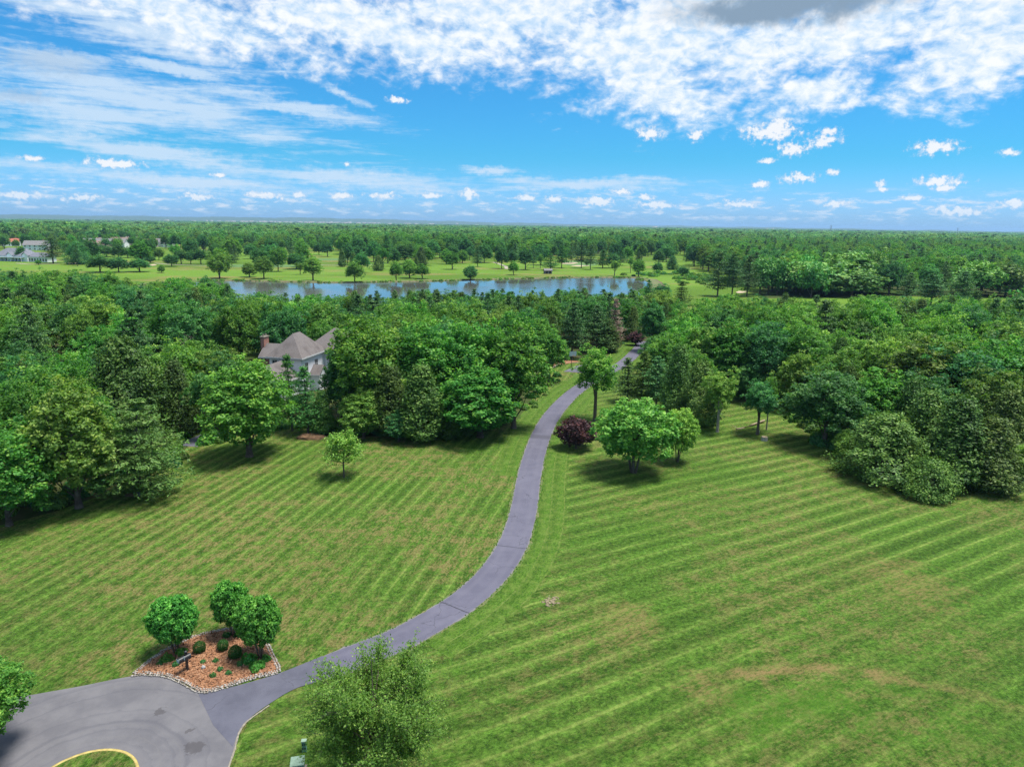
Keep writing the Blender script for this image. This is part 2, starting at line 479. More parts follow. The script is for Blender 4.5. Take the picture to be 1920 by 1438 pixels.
# ---- lawns on each side of the driveway
def sheet(name, pts, z, mat):
    return structure(link(name, poly_mesh(name, pts, z), mat))
drive_left = [q for q in drive]
left_edge = [P(1195, 645), P(1120, 668), P(1040, 690), P(1000, 745), P(975, 790), P(900, 812), P(760, 815), P(620, 822), P(545, 790), P(470, 800), P(380, 815), P(300, 880), P(230, 915), P(100, 960), P(0, 985), P(-160, 1010)]
near_left = [P(-160, 1010) + Vector((-12, -25, 0)), Vector((-60, 20, 0)), Vector((-14, 20, 0))]
m_lawn_l = lawn_material('lawn_left_turf', 77, 0.86, 3.0, 1.55)
m_lawn_r = lawn_material('lawn_right_turf', 29.5, 1.2, 8.0, 0.9, arc=True)
sheet('lawn_left', [Vector((q.x, q.y, 0)) for q in ([Vector((-14, 20, 0)), P(470, 1330)] + drive_left[3:] + left_edge + near_left[:2])], 0.02, m_lawn_l)
right_edge = [P(1230, 690), P(1290, 735), P(1380, 745), P(1460, 745), P(1530, 800), P(1580, 850), P(1680, 890), P(1800, 905), P(1930, 905), P(2100, 930), Vector((85, 30, 0)), Vector((60, 15, 0))]
sheet('lawn_right', [Vector((q.x, q.y, 0)) for q in ([Vector((-14, 15, 0)), P(470, 1330)] + drive_left[3:] + right_edge)], 0.016, m_lawn_r)

# mower passes that follow the driveway
m_edge, nt, bs = material('lawn_driveside_turf')
uvn = nt.node('ShaderNodeUVMap').outputs[0]; u_, v_, _ = nt.xyz(uvn)
p = world_pos(nt)
fine = nt.noise(p, 4.5, 7, 0.82); mid = nt.noise(p, 0.6, 4, 0.6)
u_ = nt.add(u_, nt.mul(nt.sub(nt.noise(p, 1.3, 4, 0.7), 0.5), 0.5))
grain = nt.noise(nt.com(nt.mul(u_, 7.0), nt.mul(v_, 1.2), 3.0), 1.0, 5, 0.7)
st = nt.math('SINE', nt.mul(u_, 2 * math.pi / 1.6))
c = nt.mix(nt.step(fine, 0.36, 0.64), (0.020, 0.064, 0.005), (0.088, 0.196, 0.020))
c = nt.mix(nt.mul(nt.step(grain, 0.44, 0.68), 0.55), c, (0.15, 0.255, 0.045))
vv = nt.add(0.97, nt.mul(st, 0.11)); c = nt.mix(1.0, c, nt.com(vv, vv, vv), 'MULTIPLY')
ln = nt.mul(nt.step(nt.math('ABSOLUTE', nt.math('SINE', nt.mul(u_, math.pi / 1.6))), 0.2, 0.03), nt.step(grain, 0.35, 0.6))
c = nt.mix(nt.mul(ln, 0.5), c, (0.22, 0.26, 0.08))
c = nt.mix(nt.mul(nt.step(nt.noise(p, 0.9, 5, 0.7), 0.42, 0.66), 0.40), c, (0.200, 0.270, 0.065))
nt.put(bs.inputs['Base Color'], nt.mix(1.0, c, (0.92, 0.90, 0.84), 'MULTIPLY')); bs.inputs['Roughness'].default_value = 0.9; bs.inputs['Specular IOR Level'].default_value = 0.12
nt.put(bs.inputs['Normal'], nt.bump(fine, 0.9, 0.12))
part = drive[40:]
structure(link('lawn_driveside_right', ribbon('lawn_driveside_right', part, [-DW - 3.4, -DW], 0.026, 0.22, 1), m_edge))
structure(link('lawn_driveside_left', ribbon('lawn_driveside_left', drive[100:], [DW, DW + 3.6], 0.026, 0.22, 2), m_edge))

# ---- driveway
def asphalt(name, c0, c1, tracks=True, joints=()):
    m, nt, bs = material(name)
    p = world_pos(nt)
    uvn = nt.node('ShaderNodeUVMap').outputs[0]; u_, v_, _ = nt.xyz(uvn)
    fine = nt.noise(p, 22.0, 4, 0.8); mid = nt.noise(p, 0.5, 5, 0.65); big = nt.noise(p, 0.09, 3)
    c = nt.mix(nt.step(nt.add(nt.mul(mid, 0.6), nt.mul(big, 0.4)), 0.35, 0.65), c0, c1)
    c = nt.mix(nt.mul(nt.step(fine, 0.35, 0.8), 0.35), c, (0.155, 0.152, 0.188))
    if tracks:
        tr = nt.step(nt.math('ABSOLUTE', nt.sub(nt.math('ABSOLUTE', u_), 0.8)), 0.42, 0.05)
        c = nt.mix(nt.mul(tr, 0.35), c, (0.138, 0.134, 0.175))
        edge = nt.step(nt.add(nt.math('ABSOLUTE', u_), nt.mul(nt.noise(p, 3.0, 4), 0.25)), 1.58, 1.72)
        c = nt.mix(nt.mul(edge, 0.5), c, (0.24, 0.22, 0.18))
        for jv, jw, k in joints:
            jj = nt.step(nt.math('ABSOLUTE', nt.sub(nt.add(v_, nt.mul(nt.noise(p, 1.5, 3), 0.15)), jv)), jw, jw * 0.3)
            c = nt.mix(nt.mul(jj, k), c, (0.035, 0.035, 0.045))
    vc_ = nt.voro(nt.vm('ADD', p, nt.vm('SCALE', nt.noise(p, 0.8, 4, col=True), scale=1.6)), 0.30, 'DISTANCE_TO_EDGE').outputs['Distance']
    ck = nt.mul(nt.step(vc_, 0.014, 0.002), nt.step(nt.noise(p, 0.25, 3), 0.48, 0.60))
    c = nt.mix(nt.mul(ck, 0.6), c, (0.04, 0.04, 0.05))
    nt.put(bs.inputs['Base Color'], c)
    bs.inputs['Roughness'].default_value = 0.85; bs.inputs['Specular IOR Level'].default_value = 0.25
    nt.put(bs.inputs['Normal'], nt.bump(fine, 0.5, 0.02))
    return m
runs = [0.0]
for i in range(1, len(drive)): runs.append(runs[-1] + (drive[i] - drive[i - 1]).length)
def run_at(px):
    q = P(*px); i = min(range(len(drive)), key=lambda k: (drive[k] - q).length); return runs[i] - runs[20]
m_drive = asphalt('driveway_asphalt', (0.094, 0.092, 0.132), (0.130, 0.126, 0.172), True,
                  [(run_at((862, 1142)), 0.10, 0.8), (run_at((962, 1028)), 0.10, 0.7), (run_at((1012, 818)), 1.6, 0.45), (run_at((992, 880)), 0.06, 0.4)])
dv = drive[12:]
S0 = 20
link_o = link('driveway', ribbon('driveway', drive[S0:], [-DW, -DW * 0.5, 0, DW * 0.5, DW], 0.045, 0.045, 3), m_drive)
structure(link_o)
# dry grass and grit along the edges of the driveway
m_verge, nt, bs = material('dry_verge')
p = world_pos(nt)
f1 = nt.noise(p, 5.0, 4, 0.75); f2 = nt.noise(p, 0.35, 3)
c = nt.mix(nt.step(f1, 0.35, 0.7), (0.050, 0.110, 0.016), (0.20, 0.175, 0.075))
c = nt.mix(nt.mul(nt.step(f2, 0.5, 0.62), 0.75), c, (0.07, 0.14, 0.02))
nt.put(bs.inputs['Base Color'], c); bs.inputs['Roughness'].default_value = 0.95
nt.put(bs.inputs['Normal'], nt.bump(f1, 1.0, 0.06))
for nm, o0, o1, sd in (('verge_left', DW - 0.05, DW + 0.17, 5), ('verge_right', -DW - 0.17, -DW + 0.05, 6)):
    structure(link(nm, ribbon(nm, drive[24:], [o0, o1], 0.034, 0.09, sd), m_verge))

# ---- cul-de-sac, apron, island
C_OUT = circle3(P(385, 1301), P(447, 1374), P(428, 1440))
m_apron = asphalt('apron_asphalt', (0.070, 0.072, 0.100), (0.108, 0.110, 0.145), False)
_t = (drive[S0 + 1] - drive[S0 - 1]).normalized(); _n = Vector((-_t.y, _t.x, 0))
eL, eR = drive[S0] + _n * DW + _t * 0.05, drive[S0] - _n * DW + _t * 0.05
apron = catmull([P(372, 1302), P(440, 1287), P(522, 1263), eL], 6) + catmull([eR, P(560, 1289), P(505, 1320), P(465, 1350), P(447, 1376), P(436, 1400)], 6) + [P(400, 1360)]
sheet('driveway_apron', apron, 0.05, m_apron)
m_cul, nt, bs = material('cul_de_sac_asphalt')
p = world_pos(nt)
ox, oy, orr = C_OUT
px_, py_, _ = nt.xyz(p)
rad = nt.vm('LENGTH', nt.vm('MULTIPLY', nt.vm('SUBTRACT', p, (P(150, 1480).x, P(150, 1480).y, 0)), (1, 1, 0)))
fine = nt.noise(p, 20.0, 4, 0.8); mid = nt.noise(p, 0.35, 5, 0.6)
rg = nt.noise(nt.com(nt.add(nt.mul(rad, 1.3), nt.mul(mid, 1.6)), 0.0, 2.0), 1.0, 4, 0.6)
c = nt.mix(nt.step(mid, 0.35, 0.65), (0.118, 0.115, 0.130), (0.160, 0.155, 0.168))
c = nt.mix(nt.mul(nt.step(rg, 0.50, 0.66), 0.50), c, (0.080, 0.080, 0.098))
c = nt.mix(nt.mul(nt.step(rg, 0.44, 0.34), 0.40), c, (0.155, 0.149, 0.150))
c = nt.mix(nt.mul(nt.step(fine, 0.4, 0.8), 0.3), c, (0.20, 0.195, 0.195))
for (ax_, ay_, rr_) in ((365, 1402, 0.75), (357, 1370, 0.3), (300, 1335, 0.5)):
    q = P(ax_, ay_)
    d2 = nt.vm('LENGTH', nt.vm('MULTIPLY', nt.vm('SUBTRACT', p, (q.x, q.y, 0)), (1, 1, 0)))
    k = nt.step(nt.add(d2, nt.mul(nt.sub(nt.noise(p, 2.5, 4, 0.7), 0.5), 1.4)), rr_, rr_ * 0.6)
    c = nt.mix(nt.mul(k, 0.5), c, (0.045, 0.040, 0.042))
nt.put(bs.inputs['Base Color'], c); bs.inputs['Roughness'].default_value = 0.88; bs.inputs['Specular IOR Level'].default_value = 0.2
nt.put(bs.inputs['Normal'], nt.bump(fine, 0.5, 0.02))
cul = catmull([P(-200, 1350), P(60, 1303), P(150, 1287), P(250, 1268), P(310, 1270), P(350, 1289), P(385, 1302), P(425, 1335), P(447, 1374), P(440, 1405), P(428, 1440), P(415, 1500), P(405, 1600)], 8) + [Vector((-16, 22, 0)), Vector((-46, 20, 0))]
sheet('cul_de_sac', cul, 0.042, m_cul)
# concrete edging on the lawn side
m_edging = simple('pale_edging', (0.24, 0.215, 0.17), 0.9, 0.3, 6)
edg = catmull([P(505, 1323), P(465, 1352), P(448, 1376), P(440, 1406), P(429, 1440), P(415, 1500)], 8)
V_ = ribbon('road_edging', edg, [-0.06, 0.06], 0.058, 0.015, 7)
structure(link('road_edging', V_, m_edging))
# island with a yellow kerb
ic = circle3(P(235, 1403), P(250, 1420), P(263, 1440))
icx, icy = P(150, 1480).x, P(150, 1480).y
ir = (Vector((icx, icy, 0)) - P(250, 1420)).length
isl = [Vector((icx + ir * math.cos(a), icy + ir * math.sin(a), 0)) for a in np.linspace(0, 2 * math.pi, 48, endpoint=False)]
sheet('island_turf', [icx_ for icx_ in [Vector((icx + (ir - 0.12) * math.cos(a), icy + (ir - 0.12) * math.sin(a), 0)) for a in np.linspace(0, 2 * math.pi, 48, endpoint=False)]], 0.15, m_lawn_l)
m_yellow = simple('yellow_kerb_paint', (0.46, 0.36, 0.12), 0.7, 0.25, 4)
Vk, Fk = [], []
for k in range(64):
    a = 2 * math.pi * k / 64
    for rr_, zz_ in ((ir + 0.02, 0.03), (ir, 0.17), (ir - 0.17, 0.17), (ir - 0.17, 0.03)):
        Vk.append((icx + rr_ * math.cos(a), icy + rr_ * math.sin(a), zz_))
for k in range(64):
    for j in range(3):
        a, b = k * 4 + j, ((k + 1) % 64) * 4 + j
        Fk.append((a, b, b + 1, a + 1))
structure(link('island_kerb', np_mesh('island_kerb', Vk, Fk), m_yellow))

# ---- mulch bed
bed_px = [(250, 1265), (280, 1240), (313, 1218), (330, 1210), (357, 1197), (387, 1188), (417, 1182), (434, 1180), (455, 1182), (487, 1196), (501, 1209), (513, 1233), (522, 1252), (522, 1261), (482, 1269), (448, 1279), (420, 1289), (392, 1297), (372, 1296), (348, 1282), (323, 1271), (307, 1266), (273, 1264)]
bed = [P(*q) for q in bed_px]
m_mulch, nt, bs = material('bark_mulch')
p = world_pos(nt)
vn = nt.voro(nt.mapping(p, scale=(1, 1, 1)), 9.0)
f1 = nt.noise(p, 14.0, 4, 0.75); f2 = nt.noise(p, 1.0, 4)
c = nt.mix(nt.step(f1, 0.3, 0.7), (0.12, 0.042, 0.017), (0.36, 0.150, 0.068))
c = nt.mix(nt.mul(vn.outputs['Distance'], 1.1), c, (0.42, 0.205, 0.10))
c = nt.mix(nt.mul(nt.step(f2, 0.5, 0.7), 0.35), c, (0.20, 0.085, 0.045))
nt.put(bs.inputs['Base Color'], c); bs.inputs['Roughness'].default_value = 0.95
nt.put(bs.inputs['Normal'], nt.bump(nt.add(f1, vn.outputs['Distance']), 1.0, 0.08))
bc = sum(bed, Vector()) / len(bed)
mb = bmesh.new()                                              # gently mounded
vc = mb.verts.new((bc.x, bc.y, 0.28))
rings_ = []
for s_, z_ in ((1.0, 0.06), (0.75, 0.17), (0.4, 0.25)):
    rings_.append([mb.verts.new((bc.x + (q.x - bc.x) * s_, bc.y + (q.y - bc.y) * s_, z_)) for q in bed])
nb = len(bed)
for a, b in zip(rings_[:-1], rings_[1:]):
    for k in range(nb): mb.faces.new((a[k], a[(k + 1) % nb], b[(k + 1) % nb], b[k]))
for k in range(nb): mb.faces.new((rings_[-1][k], rings_[-1][(k + 1) % nb], vc))
o = bm_obj('mulch_bed', mb, m_mulch, smooth=True); structure(o)
def bed_z(x, y):
    best = 1.0
    d = Vector((x - bc.x, y - bc.y)); L = d.length
    if L < 1e-3: return 0.27
    a = math.atan2(d.y, d.x)
    rr_ = min(((q - bc).length for q in bed), key=lambda l: 0) if False else None
    k = min(bed, key=lambda q: abs((math.atan2(q.y - bc.y, q.x - bc.x) - a + math.pi) % (2 * math.pi) - math.pi))
    s_ = L / (Vector((k.x - bc.x, k.y - bc.y)).length + 1e-6)
    return float(np.interp(s_, (0, 0.4, 0.75, 1.0), (0.28, 0.25, 0.17, 0.06)))

# loose wood chips lying on the bed
rng = np.random.default_rng(11)
J = Join()
def inside(x, y, poly):
    r_ = False; j = len(poly) - 1
    for i in range(len(poly)):
        if ((poly[i].y > y) != (poly[j].y > y)) and (x < (poly[j].x - poly[i].x) * (y - poly[i].y) / (poly[j].y - poly[i].y + 1e-12) + poly[i].x): r_ = not r_
        j = i
    return r_
xs = [q.x for q in bed]; ys = [q.y for q in bed]
cnt = 0
while cnt < 2600:
    x, y = rng.uniform(min(xs), max(xs)), rng.uniform(min(ys), max(ys))
    if not inside(x, y, bed): continue
    cnt += 1
    L, W_ = rng.uniform(0.05, 0.13), rng.uniform(0.02, 0.05)
    a, tl = rng.uniform(0, 6.28), rng.normal(0, 0.5)
    u = np.array([math.cos(a), math.sin(a), tl]) * L; v = np.array([-math.sin(a), math.cos(a), rng.normal(0, 0.5)]) * W_
    c0 = np.array([x, y, bed_z(x, y) + 0.03])
    J.add(np.array([c0 - u - v, c0 + u - v, c0 + u + v, c0 - u + v]), np.array([[0, 1, 2, 3]]))
m_chip, nt, bs = material('wood_chips')
g = nt.node('ShaderNodeNewGeometry').outputs['Random Per Island']
nt.put(bs.inputs['Base Color'], nt.mix(g, (0.15, 0.055, 0.022), (0.46, 0.25, 0.14))); bs.inputs['Roughness'].default_value = 0.9
o = link('wood_chips', np_mesh('wood_chips', *J.get()), m_chip)
o['kind'] = 'stuff'; o['label'] = 'reddish brown wood chips spread over the mulch bed'; o['category'] = 'mulch'

# pale stone edging round the bed: two rows of small cobbles
J = Join()
bm = bmesh.new(); bmesh.ops.create_icosphere(bm, subdivisions=1, radius=1.0)
ico_v = np.array([v.co[:] for v in bm.verts]); bm.verts.index_update(); ico_f = np.array([[v.index for v in f.verts] for f in bm.faces]); bm.free()
loop = bed + [bed[0]]
for i in range(len(bed)):
    a, b = loop[i], loop[i + 1]; L = (b - a).length; t = (b - a).normalized(); nrm = Vector((t.y, -t.x, 0))
    front = i >= 13
    for row in range(3 if front else 2):
        s_ = rng.uniform(0, 0.15)
        while s_ < L:
            sz = rng.uniform(0.075, 0.125)
            off = (row - (1.0 if front else 0.5)) * 0.19 + rng.normal(0, 0.02)
            q = a + t * s_ + nrm * (-off)
            rot = Matrix.Rotation(rng.uniform(0, 6.28), 3, 'Z')
            V_ = (ico_v * (1 + rng.normal(0, 0.12, ico_v.shape)) * np.array([sz, sz * rng.uniform(0.65, 1), sz * 0.7])) @ np.array(rot).T + np.array([q.x, q.y, 0.09])
            J.add(V_, ico_f)
            s_ += sz * 1.75
m_cobble, nt, bs = material('pale_cobble')
g = nt.node('ShaderNodeNewGeometry').outputs['Random Per Island']
nt.put(bs.inputs['Base Color'], nt.mix(g, (0.20, 0.175, 0.15), (0.44, 0.40, 0.36))); bs.inputs['Roughness'].default_value = 0.85
o = link('stone_edging', np_mesh('stone_edging', *J.get(), smooth=False), m_cobble)
tag(o, 'pale cobble edging running round the red mulch bed by the cul-de-sac', 'edging', kind='stuff')

# ---- golf course turf, sand and paths
m_golf, nt, bs = material('golf_turf')
p = world_pos(nt)
big = nt.noise(nt.mapping(p, scale=(0.006, 0.013, 1)), 1.0, 4, 0.55, 0.4); mid = nt.noise(p, 0.05, 5, 0.65); fn = nt.noise(p, 0.6, 4, 0.7)
c = nt.mix(nt.step(big, 0.42, 0.58), (0.088, 0.165, 0.016), (0.130, 0.235, 0.026))
dr = nt.mul(nt.step(nt.noise(nt.mapping(p, scale=(0.008, 0.020, 1)), 1.0, 4, 0.6), 0.50, 0.62), nt.step(mid, 0.35, 0.6))
c = nt.mix(nt.mul(dr, 0.75), c, (0.250, 0.190, 0.075))
c = nt.mix(nt.mul(nt.step(fn, 0.4, 0.7), 0.4), c, (0.045, 0.105, 0.012))
nt.put(bs.inputs['Base Color'], c); bs.inputs['Roughness'].default_value = 0.95; bs.inputs['Specular IOR Level'].default_value = 0.1
golf = [(-400, 545), (-400, 470), (0, 462), (300, 458), (640, 458), (1000, 464), (1290, 468), (1420, 480), (1430, 540), (1420, 560), (1700, 556), (2100, 560), (2100, 596), (1500, 604), (1300, 606), (1190, 582), (700, 590), (400, 585), (200, 560)]
sheet('golf_course', [P(*q) for q in golf], 0.05, m_golf)
m_sand = simple('bunker_sand', (0.44, 0.36, 0.25), 0.95, 0.12, 1)
for i, (cx, cy, rx, ry, sd) in enumerate([(1068, 494, 15, 1.6, 1), (1088, 499, 14, 1.1, 2), (140, 494, 17, 1.2, 3), (285, 497, 9, 1.4, 4), (245, 494, 10, 2.0, 5), (1390, 548, 10, 2, 6)]):
    r2 = np.random.default_rng(sd)
    ph = r2.uniform(0, 6.28, 3)
    sheet('sand_bunker', [P(cx + rx * math.cos(a) * (1 + 0.25 * math.sin(2 * a + ph[0])), cy + ry * math.sin(a) * (1 + 0.2 * math.sin(3 * a + ph[1]))) for a in np.linspace(0, 2 * math.pi, 24, endpoint=False)], 0.16, m_sand)
m_path = simple('cart_path_concrete', (0.34, 0.30, 0.24), 0.9, 0.1, 1)
for i, pts in enumerate([[(925, 492), (938, 496), (948, 500), (950, 505)], [(590, 497), (640, 498), (700, 497)], [(1230, 483), (1260, 486), (1300, 487)], [(30, 494), (60, 496), (110, 495)], [(290, 494), (330, 497), (400, 499)]]):
    structure(link('cart_path', ribbon('cart_path', catmull([P(*q) for q in pts], 6), [-1.4, 1.4], 0.14), m_path))
m_green, nt, bs = material('putting_green'); p = world_pos(nt); fn = nt.noise(p, 0.5, 4)
nt.put(bs.inputs['Base Color'], nt.mix(fn, (0.070, 0.155, 0.026), (0.088, 0.180, 0.036))); bs.inputs['Roughness'].default_value = 0.9
for (cx, cy, rx, ry) in [(1090, 494, 34, 6), (1130, 577, 60, 3), (530, 576, 60, 4), (1300, 588, 45, 5), (1580, 546, 70, 3), (480, 499, 90, 3), (620, 487, 60, 2)]:
    sheet('fairway', [P(cx + rx * math.cos(a), cy + ry * math.sin(a)) for a in np.linspace(0, 2 * math.pi, 32, endpoint=False)], 0.10, m_green)
# ---- pond
far_shore = [(270, 538), (300, 532), (420, 527), (520, 529), (640, 531), (760, 529), (880, 526), (1000, 523), (1100, 521), (1190, 522), (1212, 528)]
near_shore = [(1218, 540), (1205, 556), (1120, 561), (1000, 560), (900, 566), (800, 570), (700, 576), (600, 574), (500, 571), (420, 573), (330, 566), (270, 555)]
shore = catmull([P(*q) for q in far_shore + near_shore + far_shore[:1]], 5)[:-1]
m_water, nt, bs = material('pond_water')
p = world_pos(nt)
bs.inputs['Base Color'].default_value = (0.105, 0.105, 0.095, 1)
bs.inputs['Roughness'].default_value = 0.06
bs.inputs['IOR'].default_value = 1.5
rip = nt.noise(nt.mapping(p, scale=(0.9, 0.5, 1)), 1.0, 4, 0.6)
patch = nt.step(nt.noise(p, 0.02, 3), 0.4, 0.62)
nt.put(bs.inputs['Roughness'], nt.add(0.04, nt.mul(patch, 0.10)))
nt.put(bs.inputs['Normal'], nt.bump(rip, 0.035, 0.06))
sheet('pond_water', shore, 0.12, m_water)
# muddy, grassy bank round the water
m_bank, nt, bs = material('pond_bank')
p = world_pos(nt)
n1 = nt.noise(p, 0.5, 5, 0.7); n2 = nt.noise(p, 0.06, 3); zz = nt.xyz(p)[2]
c = nt.mix(nt.step(n1, 0.35, 0.65), (0.075, 0.12, 0.025), (0.16, 0.15, 0.06))
c = nt.mix(nt.mul(nt.step(zz, 0.45, 0.15), 0.85), c, (0.10, 0.068, 0.040))
nt.put(bs.inputs['Base Color'], c); bs.inputs['Roughness'].default_value = 0.95
V_, F_ = [], []
rng = np.random.default_rng(5)
ns = len(shore); area = sum(shore[i].x * shore[(i + 1) % ns].y - shore[(i + 1) % ns].x * shore[i].y for i in range(ns))
sg = 1 if area > 0 else -1
prof = [(-0.8, 0.05), (0.0, 0.16), (0.9, 0.65), (3.5, 0.75), (9.0, 0.0)]
for i, q in enumerate(shore):
    t = (shore[(i + 1) % ns] - shore[i - 1]).normalized(); nrm = Vector((t.y, -t.x, 0)) * sg
    for o_, z_ in prof:
        qq = q + nrm * (o_ + rng.normal(0, 0.15))
        V_.append((qq.x, qq.y, z_ + (rng.normal(0, 0.08) if 0.1 < z_ else 0)))
for i in range(ns):
    for j in range(4):
        a, b = i * 5 + j, ((i + 1) % ns) * 5 + j
        F_.append((a, b, b + 1, a + 1) if sg > 0 else (a, a + 1, b + 1, b))
structure(link('pond_bank', np_mesh('pond_bank', V_, F_, smooth=True), m_bank))

# ---- side drive, its bed edge, glimpses of paving
m_side = asphalt('side_drive_asphalt', (0.10, 0.10, 0.13), (0.15, 0.15, 0.19), False)
sheet('side_drive', [P(1056, 697), P(1078, 687), P(1100, 683), P(1150, 688), P(1130, 700), P(1100, 700)], 0.05, m_side)
sheet('house_court', [P(330, 835), P(400, 805), P(420, 818), P(370, 838)], 0.05, m_side)
m_soil = simple('brown_soil_heap', (0.20, 0.115, 0.065), 0.95, 0.35, 2)
structure(link('bed_kerb', ribbon('bed_kerb', catmull([P(1036, 690), P(1050, 682), P(1066, 680), P(1086, 681)], 6), [-0.2, 0.2], 0.09), m_edging))
sheet('side_bed', [P(1030, 688), P(1046, 678), P(1070, 676), P(1090, 678), P(1066, 682), P(1048, 684)], 0.06, m_mulch)

# ================================================================== TREES
def leaf_material(name, dark, light, tip, trans=0.45, hue_var=0.035, val_var=0.35, gain=1.76):
    dark, light, tip = (tuple(gain * q for q in col) for col in (dark, light, tip))
    m, nt, bs = material(name)
    tint = nt.attr('tint').outputs['Fac']
    oi = nt.node('ShaderNodeObjectInfo')
    rnd = oi.outputs['Random']
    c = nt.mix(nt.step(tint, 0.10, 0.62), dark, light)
    c = nt.mix(nt.step(tint, 0.62, 0.98), c, tip)  # lightest tone: new growth, with sunlit brightness put into the colour too
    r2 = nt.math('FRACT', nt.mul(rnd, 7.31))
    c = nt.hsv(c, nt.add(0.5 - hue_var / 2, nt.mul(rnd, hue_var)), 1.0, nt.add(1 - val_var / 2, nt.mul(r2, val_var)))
    c = nt.mix(1.0, c, oi.outputs['Color'], 'MULTIPLY')
    nt.put(bs.inputs['Base Color'], c)
    bs.inputs['Roughness'].default_value = 0.55
    bs.inputs['Specular IOR Level'].default_value = 0.25
    tr = nt.node('ShaderNodeBsdfTranslucent'); nt.put(tr.inputs['Color'], nt.mix(1.0, c, (1.15, 1.25, 0.6), 'MULTIPLY'))
    mx = nt.node('ShaderNodeMixShader'); mx.inputs[0].default_value = trans
    nt.l.new(bs.outputs[0], mx.inputs[1]); nt.l.new(tr.outputs[0], mx.inputs[2])
    nt.l.new(mx.outputs[0], m.node_tree.nodes['Material Output'].inputs['Surface'])
    return m
LM = {
    'maple': leaf_material('maple_leaves', (0.024, 0.088, 0.014), (0.062, 0.172, 0.026), (0.165, 0.280, 0.050)),
    'oak': leaf_material('oak_leaves', (0.034, 0.090, 0.015), (0.078, 0.162, 0.028), (0.170, 0.250, 0.055)),
    'deep': leaf_material('deep_leaves', (0.015, 0.066, 0.020), (0.038, 0.130, 0.036), (0.100, 0.210, 0.060)),
    'cedar': leaf_material('cedar_needles', (0.018, 0.048, 0.009), (0.048, 0.100, 0.016), (0.095, 0.150, 0.028), 0.2),
    'pine': leaf_material('pine_needles', (0.016, 0.060, 0.020), (0.050, 0.120, 0.036), (0.110, 0.185, 0.060), 0.2),
    'palepine': leaf_material('pale_pine_needles', (0.030, 0.078, 0.016), (0.075, 0.150, 0.032), (0.150, 0.220, 0.060), 0.25),
    'light': leaf_material('light_leaves', (0.040, 0.120, 0.018), (0.098, 0.210, 0.036), (0.190, 0.300, 0.060), 0.40),
    'crape': leaf_material('crape_leaves', (0.020, 0.086, 0.014), (0.056, 0.175, 0.028), (0.130, 0.270, 0.055)),
    'purple': leaf_material('purple_leaves', (0.020, 0.011, 0.015), (0.056, 0.026, 0.032), (0.130, 0.042, 0.040), 0.2, 0.01),
    'box': leaf_material('boxwood_leaves', (0.010, 0.046, 0.010), (0.026, 0.088, 0.018), (0.050, 0.130, 0.028)),
    'dry': leaf_material('dead_needles', (0.10, 0.065, 0.052), (0.17, 0.12, 0.10), (0.22, 0.17, 0.14), 0.1, 0.01),
    'tan': leaf_material('straw_blades', (0.10, 0.09, 0.03), (0.18, 0.155, 0.06), (0.26, 0.22, 0.10), 0.2, 0.02, 0.3, 1.0),
    'far': leaf_material('far_leaves', (0.024, 0.080, 0.018), (0.056, 0.148, 0.030), (0.135, 0.235, 0.050), 0.25, 0.06, 0.75),
}
m_bark = simple('grey_bark', (0.115, 0.092, 0.072), 0.95, 0.35, 5)
m_bark_pale = simple('pale_bark', (0.30, 0.265, 0.215), 0.95, 0.4, 4)
m_dead = simple('dead_wood', (0.27, 0.21, 0.18), 0.95, 0.3, 4)

def unit(v): return v / (np.linalg.norm(v, axis=-1, keepdims=True) + 1e-9)

def leaf_cards(C, Nn, L, W, rng, tint, tangent=None, droop=0.15):
    """bent diamond leaves: centre, normal, length, width"""
    n = len(C)
    Nn = unit(Nn)
    T = rng.normal(size=(n, 3)) if tangent is None else tangent
    T = unit(T - Nn * np.sum(T * Nn, 1, keepdims=True))
    B = np.cross(Nn, T)
    L = np.broadcast_to(L, (n,))[:, None]; W = np.broadcast_to(W, (n,))[:, None]
    dn = Nn * (L * droop)
    V = np.stack([C - T * L / 2 - dn, C + B * W / 2, C + T * L / 2 - dn, C - B * W / 2], 1).reshape(-1, 3)
    F = np.arange(4 * n).reshape(n, 4)
    return V, F, np.asarray(tint)

def sphere_dirs(n, rng):
    v = rng.normal(size=(n, 3)); return unit(v)

def puff_leaves(pc, pr, out, ntuft, nleaf, leaf, rng, ptint, flat=0.8, spread=0.55, upb=0.45):
    """leaf tufts on the outer side of a puff of foliage"""
    d = sphere_dirs(ntuft * 3, rng)
    sc = d @ unit(out * 0.8 + np.array([0, 0, 0.55])) + rng.normal(0, 0.35, len(d))
    d = d[np.argsort(-sc)[:ntuft]]
    rr = pr * rng.uniform(0.6, 1.08, (ntuft, 1))
    tc = pc + d * rr * np.array([1, 1, flat])
    td = unit(d * 0.7 + np.array([0, 0, upb]))
    C = np.repeat(tc, nleaf, 0) + rng.normal(0, leaf * spread, (ntuft * nleaf, 3))
    Nn = np.repeat(td, nleaf, 0) + rng.normal(0, 0.5, (ntuft * nleaf, 3))
    tt = np.clip(ptint + np.repeat(rng.normal(0, 0.16, ntuft), nleaf) + rng.normal(0, 0.14, ntuft * nleaf) + 0.18 * np.repeat(d[:, 2], nleaf), 0, 1)  # tufts on a puff's upper side tinted lighter, as if sunlit
    return C, Nn, tt

